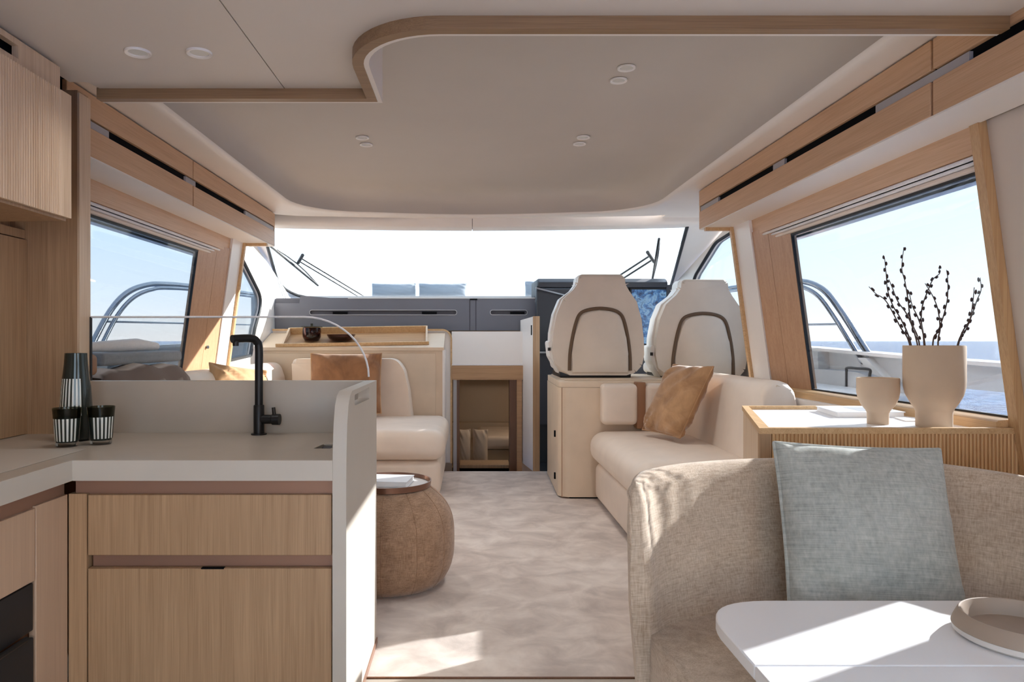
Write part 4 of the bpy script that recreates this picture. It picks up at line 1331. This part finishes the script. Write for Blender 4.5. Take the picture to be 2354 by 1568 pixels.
obj('chart', bx(xa(1452, YK), xa(1538, YK), YK - .007, YK - .004, za(790, YK), za(666, YK)), M['chart'], hk, label='lit blue chart display')
obj('shelf_edge', bx(X0 - .03, xa(1300, YK), YK - .05, YK - .03, za(812, YK), za(808, YK)), M['spacer'], hk)
obj('lower_panel', bx(X0, X1, YK + .04, YK + .09, .35, 1.02), M['dash_dark'], hk)
wl = thing('steering_wheel', 'dark steering wheel half hidden behind the first helm seat', 'steering wheel', (.90, 6.1, 1.02))
wc = Vector((.90, 6.10, 1.02))
obj('rim', tu([wc + Vector((.2 * math.cos(a), -.03 * math.sin(a), .2 * math.sin(a))) for a in [2 * math.pi * i / 32 for i in range(32)]], .016, 8, closed=True), M['rubber'], wl)
for k in range(3):
    a = math.pi / 2 + 2 * math.pi * k / 3
    obj('spoke', tu([wc, wc + Vector((.19 * math.cos(a), 0, .19 * math.sin(a)))], .010, 6), M['steel'], wl)
obj('hub', tu([wc + Vector((0, -.02, 0)), wc + Vector((0, .27, 0))], .035, 12), M['rubber'], wl)

# ================================================================== SIDEBOARD UNDER THE RIGHT WINDOW
sb = thing('sideboard', 'low oak sideboard with a fluted front and white top under the window', 'sideboard', (1.4, 2.7, 0))
A_, B_, C_, D_ = Vector((.944, 2.34)), Vector((1.795, 2.34)), Vector((1.795, 3.155)), Vector((1.196, 3.155))
obj('body', pr([(.956, 2.36), (1.81, 2.36), (1.81, 3.15), (1.20, 3.15)], 'z', .0, .797), M['oak_pale'], sb)
prof = [(.985, 2.362)]
x = .985
while x < 1.84:
    for a in range(5):
        q = a / 4 * math.pi
        prof.append((x + .0014 + .0096 * (1 - math.cos(q)) / 2, 2.347 - .006 * math.sin(q) ** .7))
    x += .0124
prof.append((1.85, 2.362))
obj('fluted_front', pr(prof, 'z', .02, .797), M['oak_flute'], sb, smooth=30)['kind'] = 'stuff'
obj('front_stile', bx(.948, .984, 2.343, 2.362, .0, .797), M['oak_z'], sb)
obj('top', pr([(.97, 2.36), (1.79, 2.36), (1.79, 3.14), (1.20, 3.14)], 'z', .797, .801), M['table'], sb)
outer_ = [tuple(A_), tuple(B_), tuple(C_), tuple(D_)]
inner_ = [(.985, 2.366), (1.785, 2.366), (1.785, 3.130), (1.216, 3.130)]
obj('rim', plate(outer_, [inner_], .797, .816, lambda u, v, w: (u, v, w)), M['oak_trim'], sb)
lg = obj('window_ledge', bx(1.70, 1.80, 3.16, 4.15, .76, .80), M['white']); tag(lg, 'white ledge between the sofa back and the window sill', 'ledge')

# tall vase with its branches, small cup, books
vx, vy, vz = xa(2147, 2.5), 2.5, .801
va = thing('vase', 'tall matt beige footed vase holding the bare catkin branches', 'vase', (vx, vy, vz))
vp = [(0, 0), (.0545, 0), (.056, .004), (.056, .052), (.060, .064), (.074, .086), (.087, .112), (.0935, .140), (.0945, .165), (.0945, .280), (.0930, .2835), (.0905, .2835), (.089, .28), (.089, .165), (.084, .125), (.06, .09), (0, .08)]
obj('body', la(vp, 56, (vx, vy, vz)), M['clay'], va)
cx_, cy_ = xa(2020, 2.58), 2.585
cuq = thing('cup', 'small matt beige footed cup standing beside the tall vase', 'cup', (cx_, cy_, vz))
cpf = [(0, 0), (.0345, 0), (.0355, .003), (.0355, .040), (.040, .050), (.054, .068), (.065, .092), (.0695, .118), (.0690, .164), (.0675, .1665), (.0655, .1665), (.0640, .163), (.0645, .118), (.058, .09), (.04, .068), (0, .06)]
obj('body', la(cpf, 48, (cx_, cy_, vz)), M['clay'], cuq)
bk1 = thing('book', 'large white book lying on the sideboard behind the cup', 'book', (1.55, 2.92, .801))
for nm, mt, zz in (('cover', 'cover', (.8012, .8035)), ('pages', 'paper', (.8036, .8205)), ('cover', 'cover', (.8206, .8230))):
    e = 0 if nm == 'cover' else .004
    obj(nm, pr([(1.432 + e, 2.80 + e), (1.70 - e, 2.80 + e), (1.735 - e, 3.06 - e), (1.475 + e, 3.06 - e)], 'z', *zz), M[mt], bk1)
obj('cover_print', pr([(1.54, 2.84), (1.68, 2.84), (1.70, 3.0), (1.56, 3.0)], 'z', .8230, .8234), M['pad'], bk1)
pp = obj('leaflet', pr([(1.615, 2.66), (1.70, 2.66), (1.712, 2.77), (1.64, 2.77)], 'z', .8015, .806), M['paper']); tag(pp, 'thin white leaflet between the cup and the tall vase', 'leaflet')

def c7(x, y): return (1654 + x / 3.363, 500 + y / 3.363)
BR = [([(1470, 980), (1400, 850), (1290, 650), (1210, 590), (1155, 535)], .0, 'leftmost catkin branch, bending furthest out over the cup'),
      ([(1480, 980), (1410, 800), (1340, 680), (1300, 560), (1288, 430), (1275, 300)], .03, 'tall catkin branch second from the window pillar side'),
      ([(1530, 980), (1460, 770), (1380, 650), (1335, 540), (1310, 480)], -.03, 'catkin branch with a bare tip crossing behind the second one'),
      ([(1545, 975), (1480, 800), (1458, 640), (1435, 500), (1410, 390), (1425, 230)], .02, 'tallest catkin branch, with a long bare tip'),
      ([(1585, 960), (1540, 790), (1490, 680), (1465, 570)], -.02, 'short catkin branch leaning against the tallest one'),
      ([(1580, 950), (1560, 800), (1570, 680), (1610, 570), (1650, 480), (1703, 430), (1695, 385)], .04, 'catkin branch in the middle that arches over to a hooked tip'),
      ([(1650, 975), (1690, 880), (1735, 750), (1763, 620), (1765, 480), (1755, 405)], .0, 'straight upright catkin branch right of the hooked one'),
      ([(1690, 975), (1705, 860), (1690, 720), (1650, 610), (1590, 510)], -.04, 'thin catkin branch curving back across the hooked one'),
      ([(1845, 970), (1900, 880), (1960, 730), (1990, 640), (2022, 560), (2015, 465)], .02, 'catkin branch leaning out alone nearest the window jamb'),
      ([(1855, 950), (1935, 790), (1958, 660), (1970, 540)], -.01, 'short catkin branch paired with the one nearest the jamb')]
rnd = random.Random(4)
for pts, dy, lab in BR:
    base = at(*c7(*pts[0]), vy + dy)
    inside = Vector((vx + (base.x - vx) * .55, vy + dy * .8, vz + .10))
    P = [inside] + [at(*c7(*p), vy + dy * (1 + i * .25)) for i, p in enumerate(pts)]
    L = curve_pts(P, 8)
    t = thing('catkin_branch', lab, 'branch', inside, 'catkin branches in the tall vase')
    n = len(L)
    obj('stem', tu(L, [.0030 - .0018 * i / n for i in range(n)], 6), M['bark'], t)
    bm = B()
    acc = 0; side = 1
    for i in range(8, n - 1):
        acc += (L[i + 1] - L[i]).length
        if acc > .021:
            acc = 0; side = -side
            d = (L[i + 1] - L[i]).normalized()
            o_ = d.cross(Vector((0, 1, 0))).normalized() * side * .0045 + Vector((0, rnd.uniform(-.003, .003), 0))
            m = Matrix.Translation(L[i] + o_ + d * .004) @ d.to_track_quat('Z', 'Y').to_matrix().to_4x4() @ Matrix.Diagonal((.0044, .0044, .0085 + rnd.uniform(-.001, .002), 1))
            bmesh.ops.create_icosphere(bm, subdivisions=1, radius=1, matrix=m)
    bo = obj('catkins', bm, M['bud'], t, smooth=80)
    bo['kind'] = 'stuff'

# ================================================================== FRONT TABLE AND BOWL
tb = thing('table', 'white lacquered table with a rounded corner in front of the linen sofa', 'table', (1.2, 1.1, 0))
ZT = .50
to = fillet([(.526, 1.327), (.526, 1.661), (2.0, 1.661), (2.0, 1.327)], [0, .155, 0, 0], 10)
bm = pr(to, 'z', ZT - .028, ZT)
obj('table_leaf', bm, M['table'], tb)
obj('table_leaf', pr([(.526, .45), (.526, 1.325), (2.0, 1.325), (2.0, .45)], 'z', ZT - .028, ZT), M['table'], tb)
for o in tb.children:
    b_ = o.modifiers.new('edge', 'BEVEL'); b_.width = .003; b_.segments = 2; b_.limit_method = 'ANGLE'
obj('under_frame', bx(.75, 1.8, .7, 1.40, ZT - .06, ZT - .028), M['white'], tb)
obj('pedestal', la([(0, .02), (.06, .02), (.06, ZT - .05), (0, ZT - .05)], 24, (1.25, 1.1, 0)), M['steel'], tb)
obj('foot', la([(0, 0), (.24, 0), (.24, .014), (.06, .024), (0, .024)], 32, (1.25, 1.1, 0)), M['steel'], tb)
bo = Vector((1.113, 1.437, ZT))
bw = thing('bowl', 'low round stoneware bowl with a taupe rim band on the white table', 'bowl', bo)
obj('body', la([(0, .0), (.112, .0), (.123, .007), (.1255, .018), (.119, .019), (.095, .0125), (0, .011)], 56, bo), M['clay_grey'], bw)
obj('rim_band', la([(.1255, .0185), (.1225, .027), (.1145, .044), (.1115, .0475), (.1085, .047), (.106, .043), (.102, .03), (.097, .016), (0, .0135), (0, .0125), (.095, .0145), (.119, .019)], 56, bo), M['clay_taupe'], bw)

# ================================================================== CABINET AND TRAY BEYOND THE LEFT SOFA
fc = thing('forward_cabinet', 'beige leather-faced cabinet with a sloping top beyond the left sofa', 'cabinet', (-1.0, 6.3, 0))
zf, zk = 1.050, 1.172
obj('body', pr([(6.10, .012), (6.475, .012), (6.475, zk - .03), (6.10, zf - .035)], 'x', -1.79, -.232), M['leather2'], fc)
obj('top', pr([(6.09, zf - .033), (6.09, zf - .004), (6.10, zf), (6.475, zk), (6.475, zk - .03)], 'x', -1.79, -.222), M['leather2'], fc)
obj('face_panel', rb(-1.78, -.29, 6.092, 6.102, .02, zf - .055, r=.003, seg=2), M['leather2'], fc)
obj('end_panel', bx(-.232, -.215, 6.09, 6.475, .012, zf - .03), M['white'], fc)
sl_ = (zk - zf) / .375
def top_z(y): return zf + (y - 6.10) * sl_
def tilt(o, c, yaw):
    o.matrix_parent_inverse = Matrix.Identity(4)
TR = Matrix.Translation((xa(820, 6.27), 6.285, top_z(6.285))) @ Matrix.Rotation(math.atan(sl_), 4, 'X') @ Matrix.Rotation(math.radians(3.0), 4, 'Z')
wt = bpy.data.objects.new('serving_tray', None); C.objects.link(wt)
wt.matrix_world = TR
tag(wt, 'oblong oak serving tray lying on the sloping cabinet top', 'tray')
wx, wy = .61, .165
def lobj(nm, bm, mt, par): return obj(nm, bm, mt, par, local=True)
lobj('floor_board', bx(-wx, wx, -wy, wy, .001, .012), M['oak_x'], wt)
for s in (-1, 1):
    lobj('side_rail', rb(-wx - (.06 if s < 0 else 0), wx + (.02 if s < 0 else 0), s * wy - .008, s * wy + .008, .001, .030 if s < 0 else .07, r=.002, seg=1), M['oak_trim'], wt)
    lobj('end_rail', add(lambda b: hexa(b, [Vector((s * wx - .008, -wy, .001)), Vector((s * wx + .008, -wy, .001)), Vector((s * wx + .008, -wy, .03)), Vector((s * wx - .008, -wy, .03)),
                                            Vector((s * wx - .008, wy, .001)), Vector((s * wx + .008, wy, .001)), Vector((s * wx + .008, wy, .07)), Vector((s * wx - .008, wy, .07))])), M['oak_pale'], wt)
def on_tray(x, y): return TR @ Vector((x, y, .0125))
q = on_tray(-.385, -.04)
tm = thing('candle_glass', 'brown glass candle jar with a clear lid on the oak tray', 'jar', q)
obj('body', la([(0, .0), (.06, .0), (.078, .03), (.081, .08), (.076, .112), (.072, .112), (.076, .08), (.073, .03), (0, .012)], 28), M['brown_glass'], tm, local=True)
obj('lid', la([(0, .114), (.092, .114), (.092, .122), (.012, .123), (.010, .138), (.014, .146), (0, .15)], 28), M['smoke_rim'], tm, local=True)
obj('wax', la([(0, .014), (.071, .032), (.074, .075), (0, .075)], 24), M['strap'], tm, local=True)
q2 = on_tray(-.13, -.06)
gb = thing('glass_bowl', 'low brown glass dish lying beside the candle jar on the tray', 'dish', q2)
obj('body', la([(0, .0), (.07, .0), (.105, .02), (.125, .055), (.12, .056), (.10, .026), (.07, .008), (0, .007)], 28), M['brown_glass'], gb, local=True)
obj('stone', cu(-.07, .06, -.05, .04, .012, .045, r=.02, n=3), M['strap'], gb, local=True)

# ================================================================== RECESSED LIGHTS
def lamp(x, y, z, w):
    d = bpy.data.lights.new('downlight_fill', 'SPOT')
    d.energy = w; d.spot_size = math.radians(125); d.spot_blend = .9; d.shadow_soft_size = .035; d.color = (1.0, .985, .97)
    o = bpy.data.objects.new('downlight_fill', d); C.objects.link(o); o.location = (x, y, z - .015)
AFT_W, FWD_W = 4.5, 12
def downlight(x, y, z, r, lab, grp):
    t = thing('downlight', lab, 'light', (x, y, z), grp)
    obj('ring', la([(r * .72, .0), (r * .74, -.004), (r * .96, -.007), (r, -.004), (r, .0)], 32), M['white'], t, local=True)
    obj('lens', la([(0, -.001), (r * .73, -.001), (r * .73, .004), (0, .004)], 32), M['lens'], t, local=True)
    lamp(x, y, z, AFT_W if z < 2.1 else FWD_W)
# unseen fixtures added behind the view for fill light, parts of the aft ceiling
for x_, y_ in ((-.92, 1.25), (-.92, .3), (.15, .3), (1.0, .1)):
    obj('added_light_ring', la([(0, -.001), (.028, -.001), (.029, -.004), (.037, -.007), (.0385, -.004), (.0385, .0)], 24, (x_, y_, ZA)), M['white'], ceil)
    lamp(x_, y_, ZA, AFT_W)
for px, py, lab in ((317, 119, 'recessed downlight in the aft ceiling nearer the fluted wall cabinet'), (458, 120, 'recessed downlight in the aft ceiling nearer the ceiling seam')):
    Y = .88 * F / (CY - py)
    downlight(xa(px, Y), Y, ZA, .0385, lab, 'aft downlights')
for px, py, lab in ((1440, 155, 'raised-ceiling downlight nearest the wood lip, aft one of its pair'), (1422, 184, 'raised-ceiling downlight nearest the wood lip, forward one of its pair'),
                    (833, 316, 'raised-ceiling downlight on the galley side, aft one of its pair'), (842, 332, 'raised-ceiling downlight on the galley side, forward one of its pair'),
                    (1341, 315, 'raised-ceiling downlight on the helm side, aft one of its pair'), (1332, 330, 'raised-ceiling downlight on the helm side, forward one of its pair')):
    Y = 1.1155 * F / (CY - py)
    downlight(xa(px, Y), Y, 2.2155, .037, lab, 'raised ceiling downlights')

# ================================================================== OUTSIDE
sea = struct('sea', la([(0, 0), (30, 0), (300, 0), (7000, 0)], 96, (0, 0, -1.25)), M['sea'])
# side decks and bulwarks, foredeck
struct('deck', add(lambda b: (box(b, 1.92, 2.66, 3.9, 4.44, .70, .80), box(b, 2.15, 2.66, 4.44, 5.6, .70, .80), box(b, 2.18, 2.66, 5.6, 9.0, .70, .80), box(b, -2.66, -1.92, 2.0, 9.0, .70, .80), box(b, -1.95, 1.95, 7.35, 11.5, 1.40, 1.56),
                               box(b, -2.66, 2.66, 9.0, 12.5, .70, .80), box(b, -1.95, -1.86, 6.4, 11.5, .2, 1.5), box(b, -1.95, -1.86, 2.0, 6.4, .2, .83), box(b, 1.86, 1.95, 2.0, 4.4, .2, .83), box(b, 1.98, 2.05, 7.2, 11.5, .2, 1.5),
                               box(b, -2.4, 2.4, -5.5, -1.55, -.2, -.02))), M['gel'])
def bulw(s, n):
    t = thing('bulwark', 'pale bulwark of the side deck outside the window with the vase' if s > 0 else 'pale bulwark of the side deck outside the galley-side window', 'bulwark', (s * 2.6, 5, .8))
    sx = lambda a, b: sorted((s * a, s * b))
    obj('wall', pr([(4.0, .70), (9.2, .72), (9.2, 1.10), (5.57, 1.036), (4.0, .985)], 'x', *sx(2.60, 2.68)), M['hullside'], t)
    obj('wall', pr([(1.5, .85), (3.98, .852), (3.98, .985), (1.5, .93)], 'x', *sx(2.58, 2.68)), M['hullside'], t)
    obj('cap_rail', pr([(1.5, .93), (3.98, .985), (5.57, 1.036), (9.2, 1.10), (9.2, 1.125), (5.57, 1.058), (3.98, 1.005), (1.5, .95)], 'x', *sx(2.56, 2.72)), M['white'], t)
    obj('buttress', pr([(5.18, .80), (5.28, .80), (5.26, 1.02), (5.20, 1.02)], 'x', *sx(2.52, 2.60)), M['deckgrey'], t)
    obj('lower_ledge', pr([(4.0, .80), (9.0, .80), (9.0, .90), (4.6, .90)], 'x', *sx(2.48, 2.60)), M['deckgrey'], t)
    obj('step_brace', pr([(4.30, .80), (4.42, .80), (4.72, .99), (4.62, .99)], 'x', *sx(2.55, 2.60)), M['gel'], t)
bulw(1, 1); bulw(-1, 2)
def rail(s, pts, wire, lab, post):
    t = thing('hand_rail', lab, 'rail', (s * 2.6, pts[0][0], 1.04), 'stainless side deck rails')
    X = s * 2.62
    L = curve_pts([Vector((X, p[0], p[1])) for p in pts], 6)
    obj('top_tube', tu(L, .022, 10), M['steel'], t)
    L2 = [p + Vector((-s * .035, .035 if i < len(L) * .5 else .02, -.032)) for i, p in enumerate(L)]
    obj('inner_tube', tu(L2, .016, 10), M['steel'], t)
    obj('wire', tu([Vector((X, wire[0], wire[1])), Vector((X, 9.0, wire[1] + .06))], .008, 6), M['steel'], t)
    for y_, z_ in post:
        obj('stanchion', tu([Vector((X, y_ + .05, z_)), Vector((X, y_, 1.04))], .016, 8), M['steel'], t)
rail(1, [(4.68, .99), (4.75, 1.04), (5.05, 1.296), (5.33, 1.484), (5.70, 1.575), (6.3, 1.61), (8.0, 1.65), (9.3, 1.68)], (5.12, 1.22), 'polished rail rising from the bulwark outside the window with the vase', ((6.9, 1.6), (8.6, 1.64)))
rail(-1, [(4.86, .99), (4.95, 1.05), (5.23, 1.319), (5.5, 1.473), (5.84, 1.557), (6.2, 1.59), (6.76, 1.615), (8.0, 1.65), (9.3, 1.68)], (5.18, 1.24), 'polished rail rising from the bulwark outside the galley-side window', ((6.75, 1.6), (8.9, 1.64)))
hp = thing('step_rail', 'small bent grab rail standing on the side deck beyond the cup', 'rail', (2.45, 4.6, .8))
a0, a1 = at(1946, 886, 4.72), at(1999, 884, 4.45)
a0.z = a1.z = .80
t0, t1 = at(1946, 846, 4.72), at(1999, 850, 4.45)
obj('tube', tu(curve_pts([a0, a0 + Vector((0, 0, .09)), t0 + Vector((.005, 0, 0)), (t0 + t1) / 2 + Vector((0, 0, .002)), t1, a1 + Vector((0, 0, .08)), a1], 5), .009, 8), M['black'], hp)

# foredeck sun cushions
def deck_cushion(px0, px1, py0, py1, lab, seed):
    Y = 9.6
    w, h = (px1 - px0) * Y / F, (py1 - py0) * Y / F
    o = pillow('deck_cushion', lab, w, h + .05, .22, at((px0 + px1) / 2, (py0 + py1) / 2 + 4, Y), (math.radians(-8), 0, 0), M['pad'], M['cloth_white'], seed, .05, .004, .006, 'foredeck cushions')
    return o
deck_cushion(855, 956, 652, 682, 'pale blue foredeck cushion nearer the long wiper, seen through the windscreen', 21)
deck_cushion(963, 1073, 652, 682, 'pale blue foredeck cushion in the middle, seen through the windscreen', 22)
deck_cushion(1207, 1300, 647, 682, 'pale blue foredeck cushion half hidden by the helm console', 23)
sp = obj('sun_pad', cu(-1.5, 1.6, 9.3, 10.6, 1.56, za(686, 9.6), r=.04, n=4), M['pad']); tag(sp, 'pale sun pad on the foredeck under the cushions', 'sun pad')

# wipers
def wiper(lab, blade, arm1, arm2, pv):
    t = thing('wiper', lab, 'wiper', on_screen(*pv, .1), 'windscreen wipers')
    f = lambda p, o=.105: on_screen(*p, o)
    obj('blade', tu([f(blade[0], .10), f(blade[1], .10)], .011, 6), M['rubber'], t)
    m = [f(((blade[0][0] * (1 - k) + blade[1][0] * k) + 4 * math.sin(math.pi * k) + 1, (blade[0][1] * (1 - k) + blade[1][1] * k) - 6 * math.sin(math.pi * k)), .125) for k in (.12, .3, .5, .7, .97)]
    obj('blade_spine', tu(m, .006, 6), M['rubber'], t)
    obj('arm', tu([f(arm1[0], .13), f(arm1[1], .12)], .009, 6), M['black'], t)
    obj('arm', tu([f(arm2[0], .13), f(arm2[1], .12)], .009, 6), M['black'], t)
    a, b = f(arm1[0], .13), f(arm2[0], .13)
    obj('bracket', tu([a + (a - b) * .9, b + (b - a) * .6], .016, 8), M['black'], t)
wiper('black wiper with parallel arms across the galley-side corner of the windscreen', ((622, 566), (731, 656)), ((692, 593), (842, 684)), ((688, 600), (828, 684)), (690, 596))
wiper('black wiper standing upright above the helm console', ((1515, 549), (1500, 641)), ((1494, 588), (1420, 636)), ((1500, 597), (1425, 645)), (1498, 594))
